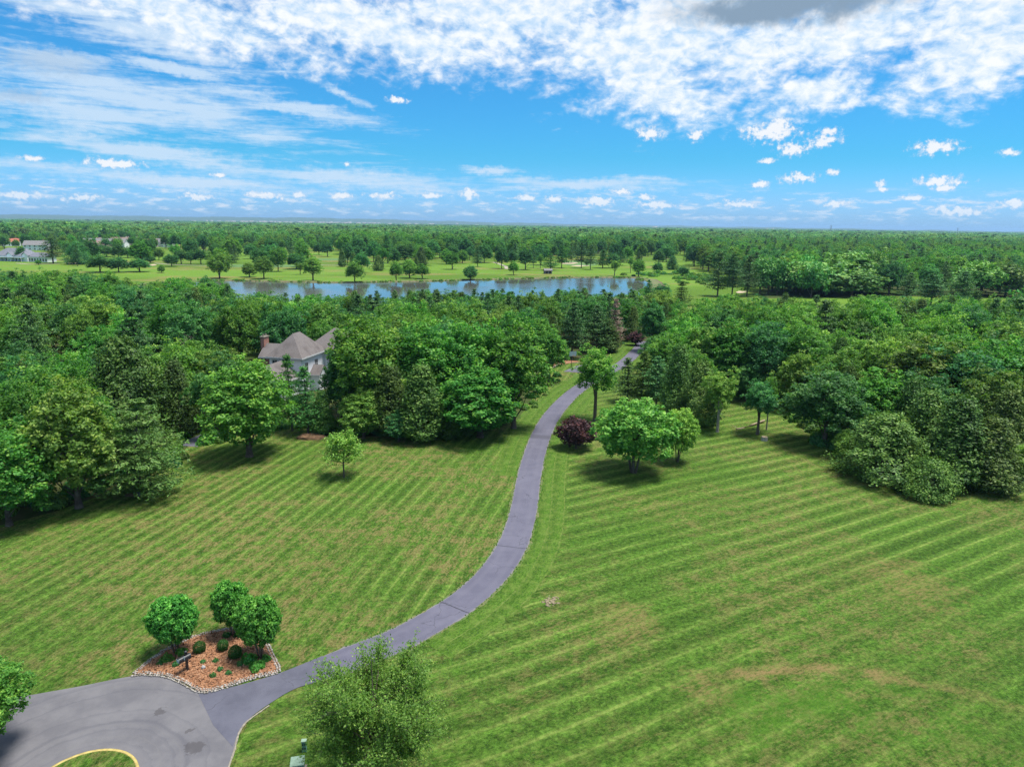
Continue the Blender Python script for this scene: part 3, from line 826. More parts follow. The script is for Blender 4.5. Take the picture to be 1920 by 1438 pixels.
def limbs_to(targets, H, base, tr, rng, top=0.72, sides=7):
    J = Join()
    lean = rng.normal(0, 0.02 * H, 2)
    zs = [0, 0.04 * H, base * 0.6, base + 0.1 * H, H * 0.55, H * top]
    rad = [tr * 1.5, tr * 1.08, tr, tr * 0.85, tr * 0.5, tr * 0.18]
    path = [np.array([lean[0] * (z / H) ** 2, lean[1] * (z / H) ** 2, z - 0.25 if z == 0 else z]) for z in zs]
    J.add(*tube(path, rad, sides))
    for t in targets:
        z0 = rng.uniform(base * 0.75, H * 0.55); z0 = min(z0, t[2] - 0.05 * H)
        z0 = max(z0, base * 0.6)
        f = z0 / H
        s = np.array([lean[0] * f * f, lean[1] * f * f, z0])
        mid = s * 0.45 + t * 0.55 + np.array([0, 0, -0.03 * H]) + rng.normal(0, 0.015 * H, 3)
        r0 = tr * 0.42 * (1 - 0.5 * f)
        J.add(*tube([s, mid, t], [r0, r0 * 0.6, r0 * 0.2], 5))
    return J.get()

def make_broadleaf(seed, H=16.0, Rr=5.0, base=2.6, npuff=85, ntuft=15, nleaf=7, leaf=0.44, profile='round', tr=0.28, nlimb=12, rough=0.3, lo=-0.75, puff=(0.17, 0.30)):
    rng = np.random.default_rng(seed)
    cz = base + (H - base) * 0.5; rz = (H - base) * 0.5
    i = np.arange(npuff) + 0.5
    zf = 1 - (1 - lo) * i / npuff
    az_ = i * 2.399963 + rng.normal(0, 0.25, npuff)
    lob = rng.uniform(0, 6.28, 4)
    Cs, Ns, Ts = [], [], []
    tips = []
    for k in range(npuff):
        z = float(np.clip(zf[k] + rng.normal(0, 0.06), -0.95, 0.99)); s = math.sqrt(max(0.0, 1 - z * z))
        if profile == 'oval': s *= 0.85 + 0.15 * (z < 0)
        if profile == 'egg': s *= 1.0 - 0.30 * max(z, 0)
        if profile == 'vase': s *= 0.75 + 0.35 * max(min(z + 0.3, 0.7), -0.4)
        a = az_[k]
        rad = 1 - rough * 0.5 + rough * (0.30 * math.sin(2 * a + lob[0] + 2 * z) + 0.30 * math.sin(3 * a + lob[1] - 3 * z) + 0.4 * rng.uniform(-1, 1))
        d = np.array([math.cos(a) * s, math.sin(a) * s, z])
        c = d * np.array([Rr, Rr, rz]) * 0.86 * rad * rng.choice([1.0, 1.0, 0.86, 0.74]) + np.array([0, 0, cz])
        pr = Rr * rng.uniform(*puff)
        c[2] = max(c[2], pr * 0.6 + 0.3)
        C, N, T = puff_leaves(c, pr, d, ntuft, nleaf, leaf, rng, rng.uniform(0.25, 0.62))
        Cs.append(C); Ns.append(N); Ts.append(T)
        tips.append(c - d * 0.3)
    ni = 1300 if npuff > 100 else 150                                       # loose foliage inside the crown
    d = sphere_dirs(ni, rng) * (rng.uniform(0.25, 0.8, (ni, 1)))
    Ci = d * np.array([Rr, Rr, rz]) * 0.85 + np.array([0, 0, cz]); Ci[:, 2] = np.maximum(Ci[:, 2], base * 0.6)
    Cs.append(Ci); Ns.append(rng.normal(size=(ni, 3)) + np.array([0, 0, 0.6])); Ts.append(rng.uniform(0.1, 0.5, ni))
    C, N, T = np.concatenate(Cs), np.concatenate(Ns), np.concatenate(Ts)
    L = leaf * rng.uniform(0.75, 1.35, len(C))
    V, F, T = leaf_cards(C, N, L, L * 0.62, rng, T)
    crown = np_mesh('crown', V, F, T)
    pick = [tips[j] for j in rng.choice(len(tips), nlimb, replace=False)]
    trunk = np_mesh('trunk', *limbs_to(pick, H, base, tr, rng), smooth=True)
    return crown, trunk, H, Rr

def make_pine(seed, H=17.0, Rr=4.2, base=3.0, whorls=13, nb=6, leaf=0.42, tr=0.24, taper=0.8, droopy=0.05, dens=1.0, flatz=0.30):
    rng = np.random.default_rng(seed)
    J = Join(); lean = rng.normal(0, 0.015 * H, 2)
    J.add(*tube([np.array([lean[0] * q * q, lean[1] * q * q, H * q - (0.25 if q == 0 else 0)]) for q in (0, 0.04, 0.3, 0.6, 0.85, 0.97)], [tr * 1.4, tr, tr * 0.85, tr * 0.6, tr * 0.3, tr * 0.1], 7))
    Cs, Ns, Ts = [], [], []
    for k in range(whorls):
        f = (k + rng.uniform(-0.2, 0.2)) / (whorls - 1)
        z = base + (H * 0.97 - base) * max(f, 0)
        Lb = Rr * max(0.0, 1 - max(f, 0)) ** taper * rng.uniform(0.75, 1.1) + 0.45
        if f < 0.12: Lb *= 0.8
        n = max(3, int(nb * rng.uniform(0.75, 1.15)))
        a0 = rng.uniform(0, 6.28)
        for b in range(n):
            a = a0 + 2 * math.pi * b / n + rng.normal(0, 0.2)
            Lq = Lb * rng.uniform(0.65, 1.12)
            dv_ = np.array([math.cos(a), math.sin(a), 0.0])
            rise = rng.normal(0.10, 0.08) - droopy
            s = np.array([lean[0] * (z / H) ** 2, lean[1] * (z / H) ** 2, z])
            e = s + dv_ * Lq + np.array([0, 0, rise * Lq])
            J.add(*tube([s, (s + e) / 2 + np.array([0, 0, 0.03 * Lq]), e], [tr * 0.22 * (1 - 0.5 * f), tr * 0.14, 0.015], 4))
            m_ = max(4, int(Lq / 0.42 * dens))
            ptn = rng.uniform(0.25, 0.6)
            for q in np.linspace(0.25, 1.04, m_):
                wid = 0.16 + 0.22 * Lq * (1 - abs(q - 0.62) * 1.1)
                nt_ = 5
                off = rng.normal(0, 1, (nt_, 3)) * np.array([wid, wid, wid * flatz + 0.04])
                tc = s + (e - s) * q + off + np.array([0, 0, 0.10])
                C = np.repeat(tc, 4, 0) + rng.normal(0, leaf * 0.25, (nt_ * 4, 3))
                Nn = rng.normal(0, 0.45, (nt_ * 4, 3)) + np.array([0, 0, 0.8]) + dv_ * 0.25
                Cs.append(C); Ns.append(Nn)
                Ts.append(np.clip(ptn + rng.normal(0, 0.2, nt_ * 4) + 0.12 * q, 0, 1))
    for _ in range(40):
        Cs.append(np.array([[lean[0], lean[1], H * 0.95]]) + rng.normal(0, 0.3, (4, 3))); Ns.append(rng.normal(0, 1, (4, 3)) + np.array([0, 0, 0.6])); Ts.append(rng.uniform(0.4, 0.9, 4))
    C, N, T = np.concatenate(Cs), np.concatenate(Ns), np.concatenate(Ts)
    L = leaf * rng.uniform(0.7, 1.4, len(C))
    V, F, T = leaf_cards(C, N, L, L * 0.36, rng, T)
    return np_mesh('crown', V, F, T), np_mesh('trunk', *J.get(), smooth=True), H, Rr

def make_cedar(seed, H=11.0, Rr=2.6, base=0.5, n=1150, nleaf=12, leaf=0.25, shape=0.75, tr=0.2, rough=0.3):
    """dense upright evergreen with upswept sprays"""
    rng = np.random.default_rng(seed)
    Cs, Ns, Ts, Tg = [], [], [], []
    lob = rng.uniform(0, 6.28, 4)
    pt = rng.uniform(0.2, 0.6, 40)
    for k in range(n):
        f = rng.uniform(0, 1) ** 1.15
        a = rng.uniform(0, 6.28)
        prof = (1 - f) ** shape * min(1.0, 0.55 + f * 3.5)
        rr = Rr * prof * (1 + rough * (0.45 * math.sin(3 * a + lob[0] + 7 * f) + 0.35 * math.sin(5 * a + lob[1] - 13 * f) + 0.3 * rng.uniform(-1, 1))) * rng.uniform(0.68, 1.02) + 0.08
        z = base + (H - base) * f
        o = np.array([math.cos(a), math.sin(a), 0.0])
        c = o * rr + np.array([0, 0, z])
        g = unit(o * 0.65 + np.array([0, 0, 0.75]) + rng.normal(0, 0.25, 3))
        q = rng.uniform(-0.35, 0.75, (nleaf, 1))
        C = c + g * q * (0.45 + 0.05 * H) * 0.75 + rng.normal(0, 0.10 + leaf * 0.28, (nleaf, 3))
        Cs.append(C); Ns.append(np.tile(o * 0.75 + np.array([0, 0, 0.5]), (nleaf, 1)) + rng.normal(0, 0.45, (nleaf, 3)))
        Tg.append(np.tile(g, (nleaf, 1)) + rng.normal(0, 0.35, (nleaf, 3)))
        Ts.append(np.clip(pt[int(a / 6.283 * 8) * 5 % 40 + int(f * 4.99)] + 0.25 * q[:, 0] + rng.normal(0, 0.18, nleaf), 0, 1))
    C, N, T, G = (np.concatenate(q) for q in (Cs, Ns, Ts, Tg))
    L = leaf * rng.uniform(0.75, 1.4, len(C))
    V, F, T = leaf_cards(C, N, L, L * 0.5, rng, T, G, 0.05)
    J = Join(); J.add(*tube([np.array([0, 0, z]) for z in (-0.25, 0.3, H * 0.5, H * 0.93)], [tr * 1.3, tr, tr * 0.6, 0.03], 7))
    for k in range(14):
        f = rng.uniform(0.08, 0.8); a = rng.uniform(0, 6.28); s = np.array([0, 0, base + (H - base) * f]); e = s + np.array([math.cos(a), math.sin(a), 0.7]) * Rr * (1 - f) * 0.8
        J.add(*tube([s, e], [tr * 0.3, 0.02], 4))
    return np_mesh('crown', V, F, T), np_mesh('trunk', *J.get(), smooth=True), H, Rr

def make_multistem(seed, H, Rr, base, nstem, npuff, ntuft, nleaf, leaf, spread, ball=True, tr=0.06, puff=(0.2, 0.3)):
    """several bare stems fanning into one crown"""
    rng = np.random.default_rng(seed)
    cz = base + (H - base) * 0.52; rz = (H - base) * 0.5
    J = Join(); Cs, Ns, Ts, tips = [], [], [], []
    for k in range(npuff):
        f = (k + 0.5) / npuff; z = 1 - 1.82 * f; a = k * 2.399963 + rng.normal(0, 0.2); s = math.sqrt(max(0, 1 - z * z))
        d = np.array([math.cos(a) * s, math.sin(a) * s, z])
        c = d * np.array([Rr, Rr, rz]) * (0.84 * rng.uniform(0.80, 1.06) if ball else 0.84 * rng.uniform(0.62, 1.1)) + np.array([0, 0, cz])
        C, N, T = puff_leaves(c, Rr * rng.uniform(*puff), d, ntuft, nleaf, leaf, rng, rng.uniform(0.3, 0.6), 0.9, 0.4, 0.25)
        Cs.append(C); Ns.append(N); Ts.append(T); tips.append(c)
    ni = npuff * ntuft * 2
    d = sphere_dirs(ni, rng) * rng.uniform(0.3, 0.82, (ni, 1))
    Cs.append(d * np.array([Rr, Rr, rz]) + np.array([0, 0, cz])); Ns.append(rng.normal(size=(ni, 3)) + np.array([0, 0, 0.5])); Ts.append(rng.uniform(0.1, 0.5, ni))
    for k in range(nstem):
        a = 6.283 * k / nstem + rng.normal(0, 0.3)
        s = np.array([math.cos(a), math.sin(a), 0]) * 0.12 * spread; s[2] = -0.15
        m1 = np.array([math.cos(a) * spread * 0.25, math.sin(a) * spread * 0.25, base * 0.6])
        m2 = np.array([math.cos(a) * spread * 0.6, math.sin(a) * spread * 0.6, base + (H - base) * 0.3])
        e = np.array([math.cos(a) * spread, math.sin(a) * spread, base + (H - base) * 0.75])
        J.add(*tube([s, m1, m2, e], [tr * 1.2, tr, tr * 0.75, tr * 0.25], 6))
        for _ in range(4):
            t = tips[rng.integers(len(tips))]
            J.add(*tube([m2, (m2 + t) / 2 + rng.normal(0, 0.03 * H, 3), t], [tr * 0.5, tr * 0.3, tr * 0.08], 4))
    C, N, T = np.concatenate(Cs), np.concatenate(Ns), np.concatenate(Ts)
    L = leaf * rng.uniform(0.75, 1.35, len(C))
    V, F, T = leaf_cards(C, N, L, L * 0.6, rng, T)
    return np_mesh('crown', V, F, T), np_mesh('trunk', *J.get(), smooth=True), H, Rr

def make_branchy(seed, H, Rr, base, nlimb, ntwig, nspray, leaf, tr=0.2, leaves=True, up=0.9, dome=False):
    """open crown: limbs, twigs and leaf sprays along the twigs"""
    rng = np.random.default_rng(seed)
    J = Join(); Cs, Ns, Ts = [], [], []
    J.add(*tube([np.array([0, 0, q]) for q in (-0.25, 0.4, base, H * 0.55, H * 0.9)], [tr * 1.4, tr, tr * 0.85, tr * 0.5, tr * 0.1], 7))
    for k in range(nlimb):
        f = (k + rng.uniform(0, 0.8)) / nlimb
        z0 = base + (H * 0.75 - base) * f
        a = k * 2.4 + rng.normal(0, 0.3)
        L = Rr * ((1.02 - 0.35 * f * f) if dome else (1.05 - 0.62 * f)) * rng.uniform(0.8, 1.12)
        if dome: z0 = base + (H * 0.60 - base) * f
        dv_ = np.array([math.cos(a), math.sin(a), up * rng.uniform(0.35, 0.9) * (0.6 + f)])
        s = np.array([0, 0, z0]); e = s + dv_ * L; e[2] = min(e[2], H)
        mid = (s + e) / 2 + np.array([0, 0, 0.10 * L]) + rng.normal(0, 0.05 * L, 3)
        r0 = tr * 0.45 * (1 - 0.4 * f)
        J.add(*tube([s, mid, e], [r0, r0 * 0.6, r0 * 0.15], 5))
        for w_ in range(ntwig):
            q = rng.uniform(0.25, 1.0)
            b = s * (1 - q) ** 2 + 2 * mid * q * (1 - q) + e * q * q
            td = unit(dv_ * 0.6 + rng.normal(0, 0.75, 3) + np.array([0, 0, 0.1]))
            tl = L * rng.uniform(0.22, 0.48)
            te = b + td * tl + np.array([0, 0, -0.05 * tl])
            J.add(*tube([b, te], [r0 * 0.16 + 0.006, 0.004], 3))
            if leaves:
                qq = rng.uniform(0.1, 1.08, (nspray, 1))
                C = b + (te - b) * qq + rng.normal(0, leaf * 0.9, (nspray, 3))
                Cs.append(C); Ns.append(rng.normal(0, 0.55, (nspray, 3)) + np.array([0, 0, 0.9]))
                Ts.append(np.clip(rng.uniform(0.25, 0.6) + rng.normal(0, 0.2, nspray), 0, 1))
            else:
                for _ in range(3):
                    b2 = b + (te - b) * rng.uniform(0.3, 1); J.add(*tube([b2, b2 + unit(td + rng.normal(0, 0.7, 3)) * tl * 0.5], [0.02, 0.004], 3))
    trunk = np_mesh('trunk', *J.get(), smooth=True)
    if not leaves: return None, trunk, H, Rr
    C, N, T = np.concatenate(Cs), np.concatenate(Ns), np.concatenate(Ts)
    L = leaf * rng.uniform(0.7, 1.4, len(C))
    V, F, T = leaf_cards(C, N, L, L * 0.55, rng, T)
    return np_mesh('crown', V, F, T), trunk, H, Rr

def make_bush(seed, rx, rz, n, leaf, low=False):
    rng = np.random.default_rng(seed)
    d = sphere_dirs(n, rng); d[:, 2] = np.abs(d[:, 2]) if low else np.maximum(d[:, 2], -0.75)
    ph = rng.uniform(0, 6.28, 3)
    a = np.arctan2(d[:, 1], d[:, 0])
    rad = 1 + (0.14 * np.sin(3 * a + ph[0]) + 0.12 * np.sin(5 * a + ph[1] + 3 * d[:, 2])) * (1 if low else 0.25)
    C = d * rad[:, None] * rng.uniform(0.82, 1.02, (n, 1)) * np.array([rx, rx, rz]) + np.array([0, 0, 0.0 if low else rz * 0.8])
    N = d + rng.normal(0, 0.4, (n, 3))
    L = leaf * rng.uniform(0.7, 1.4, n)
    V, F, T = leaf_cards(C, N, L, L * 0.6, rng, np.clip(rng.normal(0.45, 0.22, n) + 0.15 * d[:, 2], 0, 1))  # upper leaves of the bush tinted lighter, as if sunlit
    return np_mesh('foliage', V, F, T)

SMALL = (0.09, 0.165)
# the stock of shapes; alike trees share them
PROTO = {
    'broad_a': make_broadleaf(1, 16, 5.2, 0.9, 360, 6, 7, 0.34, puff=SMALL),
    'broad_b': make_broadleaf(2, 17, 5.0, 1.2, 370, 6, 7, 0.34, 'egg', rough=0.5, puff=SMALL),
    'broad_c': make_broadleaf(3, 15, 5.6, 0.8, 390, 6, 7, 0.34, 'round', rough=0.55, puff=SMALL),
    'broad_d': make_broadleaf(4, 18, 4.6, 1.6, 340, 6, 7, 0.34, 'oval', rough=0.5, puff=SMALL),
    'broad_e': make_broadleaf(5, 14, 4.4, 0.4, 320, 6, 7, 0.30, 'egg', rough=0.35, lo=-0.9, puff=SMALL),
    'airy': make_broadleaf(6, 15, 4.2, 3.6, 130, 6, 7, 0.32, 'round', rough=0.8, puff=(0.10, 0.18)),
    'stem': make_broadleaf(7, 15, 4.2, 4.2, 230, 6, 7, 0.32, 'round', rough=0.7, puff=(0.10, 0.17)),
    'pine_a': make_pine(11),
    'pine_b': make_pine(12, 18, 4.6, 4.5, 12, 6, 0.45, 0.26, 0.62),
    'pine_c': make_pine(13, 14, 5.2, 1.2, 10, 8, 0.36, 0.24, 0.50, 0.02, 1.5, 0.07),
    'cedar_a': make_cedar(21),
    'cedar_b': make_cedar(22, 12, 2.3, 0.8, 1150, 12, 0.25, 0.65),
    'cedar_c': make_cedar(23, 9, 3.2, 0.2, 1300, 12, 0.24, 0.55, rough=0.5),
}
FAR = {
    'far_a': make_broadleaf(31, 13, 6.0, 0.3, 90, 4, 5, 0.85, tr=0.3, nlimb=3, puff=(0.14, 0.24)),
    'far_b': make_broadleaf(32, 15, 5.4, 0.3, 90, 4, 5, 0.85, 'egg', tr=0.3, nlimb=3, rough=0.5, puff=(0.14, 0.24)),
    'far_c': make_broadleaf(33, 12, 6.4, 0.3, 95, 4, 5, 0.85, 'round', tr=0.3, nlimb=3, rough=0.6, puff=(0.14, 0.24)),
    'far_p': make_pine(34, 16, 3.6, 2.5, 8, 5, 0.85, 0.3, 0.6, 0.05, 0.6, 0.3),
}

# feet of the far houses, kept free of trees
HOMES_XY = [(P(*q).x, P(*q).y + 6) for q in [(66, 470), (178, 469), (172, 463), (192, 461), (212, 465), (206, 460), (228, 460), (246, 458), (281, 464), (292, 463), (312, 464), (22, 462), (34, 455), (1294, 466), (1322, 467), (1388, 468), (1578, 488), (1128, 474), (40, 484), (70, 484), (10, 484), (1491, 481)]]

# ------------------------------------------------------------------ tree placing
PLACED = []          # (x, y, H, radius) of every tree, for spacing and for finding out what is in view
def put_tree(name, proto, leaf, loc, H, W, label, group, rz=0.0, tone=1.0, bark=None, hue=(1, 1, 1)):
    crown, trunk, pH, pR = proto
    e = empty(name, (loc[0], loc[1], 0.0), rz)
    e.scale = (W / (2 * pR), W / (2 * pR), H / pH)
    tag(e, label, 'tree', group)
    for nm, me, mt in (('crown', crown, leaf), ('trunk', trunk, bark or m_bark)):
        if me is None: continue
        o = bpy.data.objects.new(nm, me); COL.objects.link(o); o.parent = e
        if len(me.materials) == 0: me.materials.append(mt)
        if me.materials[0] is not mt:
            o.material_slots[0].link = 'OBJECT'; o.material_slots[0].material = mt
        o.color = (tone * hue[0], tone * hue[1], tone * hue[2], 1)
    return e

prng = np.random.default_rng(77)
# explicit trees: photo pixels of the foot, of the top and the crown's width in pixels
NEAR = [
 # name, proto, leaf, foot x, foot y, top y, width, tone, label
 ('maple_tree', 'broad_a', 'maple', 18, 985, 782, 205, 0.95, 'leafy maple cut off by the left edge at the border of the lawn'),
 ('maple_tree', 'broad_e', 'oak', 148, 952, 688, 195, 1.15, 'tall pale green maple left of the layered pine at the lawn edge'),
 ('pine_tree', 'pine_c', 'palepine', 262, 930, 752, 190, 0.9, 'broad pine with flat layered boughs at the left lawn edge'),
 ('maple_tree', 'broad_e', 'maple', 468, 856, 655, 190, 1.1, 'dense bright green maple standing in front of the grey-roofed house'),
 ('pine_tree', 'pine_a', 'deep', 578, 814, 686, 80, 1.0, 'slim dark evergreen before the white wall of the house'),
 ('pine_tree', 'pine_a', 'deep', 548, 808, 664, 66, 0.95, 'pointed evergreen before the lower roof of the house'),
 ('cedar_tree', 'cedar_b', 'cedar', 607, 815, 735, 44, 1.0, 'thin ragged cedar above the brown soil heap'),
 ('cedar_tree', 'cedar_c', 'cedar', 245, 838, 640, 165, 0.8, 'large olive cedar behind the layered pine'),
 ('cedar_tree', 'cedar_a', 'cedar', 338, 815, 680, 85, 0.75, 'dark olive cedar between the large olive cedar and the bright maple'),
 ('broadleaf_tree', 'airy', 'deep', 388, 826, 680, 72, 1.1, 'blue green tree squeezed in left of the bright round maple'),
 # middle group
 ('maple_tree', 'broad_a', 'maple', 690, 800, 576, 180, 1.0, 'tall maple right beside the grey-roofed house'),
 ('maple_tree', 'broad_b', 'maple', 785, 790, 590, 175, 0.9, 'maple in the middle of the clump between house and driveway'),
 ('maple_tree', 'broad_c', 'maple', 878, 790, 586, 185, 1.05, 'tallest rounded maple in the clump left of the driveway'),
 ('maple_tree', 'broad_e', 'maple', 900, 820, 678, 185, 1.0, 'bright maple pushing out at the front of the clump by the driveway'),
 ('maple_tree', 'broad_d', 'maple', 963, 803, 592, 150, 0.92, 'maple with a bare trunk at the right end of the clump'),
 ('maple_tree', 'broad_b', 'deep', 932, 790, 625, 95, 0.9, 'shaded maple with a dark bare trunk under the clump edge'),
 ('maple_tree', 'broad_b', 'maple', 1030, 716, 608, 78, 0.9, 'upright maple beside the side drive'),
 ('cedar_tree', 'cedar_b', 'cedar', 792, 826, 688, 92, 0.95, 'olive cedar in front of the maple clump'),
 ('cedar_tree', 'cedar_b', 'cedar', 736, 818, 690, 80, 0.75, 'dark cedar tucked between two maples of the clump'),
 ('cedar_tree', 'cedar_a', 'cedar', 848, 820, 742, 76, 0.8, 'low cedar under the bright maple of the clump'),
 ('broadleaf_tree', 'broad_e', 'oak', 682, 822, 722, 105, 1.2, 'small pale round tree at the front left of the maple clump'),
 ('broadleaf_tree', 'broad_e', 'deep', 748, 828, 765, 66, 1.25, 'little blue green tree at the foot of the maple clump'),
 ('broadleaf_tree', 'broad_d', 'deep', 640, 806, 640, 80, 0.9, 'dark narrow tree hiding the right end of the house'),
 # right of the driveway
 ('oak_tree', 'stem', 'maple', 1115, 790, 641, 98, 1.0, 'slender tree with a long bare trunk right beside the driveway bend'),
 ('pine_tree', 'pine_a', 'pine', 1176, 754, 670, 60, 1.0, 'small pine nearest the driveway bend'),
 ('pine_tree', 'pine_a', 'cedar', 1202, 758, 658, 66, 1.0, 'olive pine second from the driveway bend'),
 ('pine_tree', 'pine_b', 'pine', 1230, 764, 668, 66, 1.2, 'pale blue green pine between the olive pine and the pointed cedar'),
 ('cedar_tree', 'cedar_b', 'cedar', 1268, 778, 650, 64, 1.05, 'pointed cedar behind the birches'),
 ('cedar_tree', 'cedar_c', 'cedar', 1308, 794, 682, 92, 0.95, 'dark bushy cedar right behind the narrow birch'),
 ('broadleaf_tree', 'stem', 'oak', 1345, 810, 684, 78, 1.25, 'thin tree with a pale trunk left of the fallen log'),
 ('broadleaf_tree', 'stem', 'deep', 1420, 815, 708, 74, 1.1, 'sparse tree rising over the fallen log'),
 ('broadleaf_tree', 'airy', 'oak', 1437, 806, 690, 40, 1.1, 'thin crooked tree behind the fallen log'),
 ('broadleaf_tree', 'broad_c', 'deep', 1545, 836, 684, 185, 1.05, 'round dark green tree at the back of the right lawn'),
 ('broadleaf_tree', 'broad_b', 'maple', 1640, 834, 682, 150, 1.1, 'yellow green tree above the cedars on the right'),
 ('broadleaf_tree', 'broad_a', 'deep', 1705, 836, 690, 160, 1.0, 'blue green tree behind the spreading cedars on the right'),
 ('cedar_tree', 'cedar_c', 'cedar', 1652, 896, 780, 168, 1.15, 'broad spreading cedar at the corner of the right lawn'),
 ('cedar_tree', 'cedar_a', 'cedar', 1722, 885, 736, 110, 1.05, 'upright cedar just behind the spreading one'),
 ('cedar_tree', 'cedar_b', 'cedar', 1782, 908, 748, 120, 1.1, 'tall cedar right behind the clipped looking arborvitae'),
 ('cedar_tree', 'cedar_a', 'cedar', 1845, 916, 786, 125, 1.0, 'dark cedar with a bare stem near the right edge'),
 ('broadleaf_tree', 'broad_e', 'oak', 1915, 910, 826, 95, 1.25, 'pale leafy bush cut by the right edge'),
 ('cedar_tree', 'cedar_b', 'cedar', 1870, 880, 735, 95, 1.0, 'olive cedar in the row behind, near the right edge'),
 ('broadleaf_tree', 'broad_e', 'oak', 1583, 862, 800, 50, 1.2, 'small bushy tree left of the spreading cedar'),
 ('broadleaf_tree', 'broad_b', 'maple', 1362, 742, 588, 120, 1.0, 'tall leafy tree right in front of the hidden brick house'),
 ('broadleaf_tree', 'broad_d', 'oak', 1318, 736, 598, 110, 1.0, 'pale leafy tree left of the hidden brick house'),
 ('broadleaf_tree', 'broad_a', 'deep', 1428, 748, 594, 125, 0.95, 'deep green tree just right of the hidden brick house'),
 ('broadleaf_tree', 'broad_c', 'maple', 1276, 722, 592, 115, 1.05, 'broad bright tree right of the driveway end'),
 ('broadleaf_tree', 'broad_d', 'maple', 668, 770, 600, 95, 0.95, 'leafy tree covering the rear wing of the house'),
 ('broadleaf_tree', 'broad_e', 'deep', 1398, 752, 668, 80, 1.0, 'low leafy tree screening the brick wall behind the sparse trees'),
 ('broadleaf_tree', 'broad_e', 'oak', 1490, 772, 650, 95, 1.0, 'rounded tree in the corner where the lawn meets the right wood'),
 ('broadleaf_tree', 'broad_b', 'maple', 1500, 760, 600, 130, 0.95, 'tall tree behind the corner of the right lawn'),
 ('cedar_tree', 'cedar_c', 'cedar', 1605, 720, 608, 90, 0.85, 'olive cedar rising out of the right wood above the round dark tree'),
 ('broadleaf_tree', 'broad_c', 'maple', 60, 905, 700, 150, 0.85, 'shaded tree behind the leafy maple at the left edge'),
 ('broadleaf_tree', 'broad_b', 'deep', 430, 800, 648, 110, 0.9, 'dark tree squeezed between the bright maple and the chimney'),
 ('dead_tree', 'dead', 'dry', 1470, 742, 640, 70, 1.0, 'bare grey tree standing in the right wood behind the corner tree'),
 ('dead_tree', 'dead', 'dry', 355, 730, 612, 50, 1.0, 'bare grey tree poking out of the left wood'),
 ('broadleaf_tree', 'broad_a', 'maple', 1245, 742, 616, 110, 1.0, 'leafy bright tree behind the small pines by the driveway'),
 ('broadleaf_tree', 'broad_e', 'maple', 1300, 760, 650, 90, 1.0, 'bright tree filling the gap behind the pointed cedar'),
 # round the end of the driveway
 ('pine_tree', 'pine_b', 'pine', 1072, 672, 566, 66, 0.85, 'tall shaded pine over the side drive'),
 ('pine_tree', 'pine_b', 'pine', 1118, 662, 572, 62, 0.9, 'tall pine behind the slender driveway tree'),
 ('pine_tree', 'pine_a', 'dry', 1150, 658, 560, 38, 1.0, 'dead brown conifer above the end of the driveway'),
 ('cedar_tree', 'cedar_b', 'cedar', 1140, 660, 600, 44, 0.8, 'dark cedar at the foot of the dead brown conifer'),
 ('broadleaf_tree', 'broad_d', 'deep', 1222, 660, 556, 66, 1.0, 'tall deep green tree where the driveway disappears'),
 ('broadleaf_tree', 'broad_e', 'deep', 1222, 690, 628, 60, 1.0, 'round tree just right of the driveway end'),
 ('purple_leaf_tree', 'broad_e', 'purple', 1192, 648, 618, 36, 0.9, 'purple leaved shrub at the far end of the driveway'),
 ('dead_tree', 'dead', 'dry', 1350, 612, 548, 44, 1.0, 'bare leafless tree at the edge of the far green'),
]
PROTO['birch'] = make_multistem(41, 9.0, 3.6, 0.9, 4, 280, 7, 7, 0.25, 1.1, False, 0.11, (0.10, 0.17))
PROTO['dead'] = make_branchy(43, 11, 3.2, 3.0, 16, 6, 6, 0.3, 0.2, False)
PROTO['lime'] = make_branchy(44, 6.0, 2.6, 1.8, 24, 11, 16, 0.24, 0.10)
PROTO['elm'] = make_branchy(45, 10.5, 4.4, 2.4, 58, 25, 34, 0.16, 0.15, True, 0.85, True)
PROTO['crape'] = make_multistem(46, 4.6, 1.9, 1.0, 6, 120, 18, 7, 0.17, 0.75, True, 0.045, (0.12, 0.18))
PROTO['purple'] = make_broadleaf(47, 4.2, 2.5, 0.3, 220, 6, 7, 0.19, 'round', tr=0.14, nlimb=8, lo=-0.95, rough=0.25, puff=(0.09, 0.16))
PROTO['arbor'] = make_cedar(48, 3.8, 2.2, 0.05, 900, 12, 0.17, 0.38, 0.12, 0.15)
PROTO['near_maple'] = make_broadleaf(49, 9, 3.6, 1.6, 420, 8, 8, 0.19, 'round', rough=0.4, puff=(0.09, 0.15))
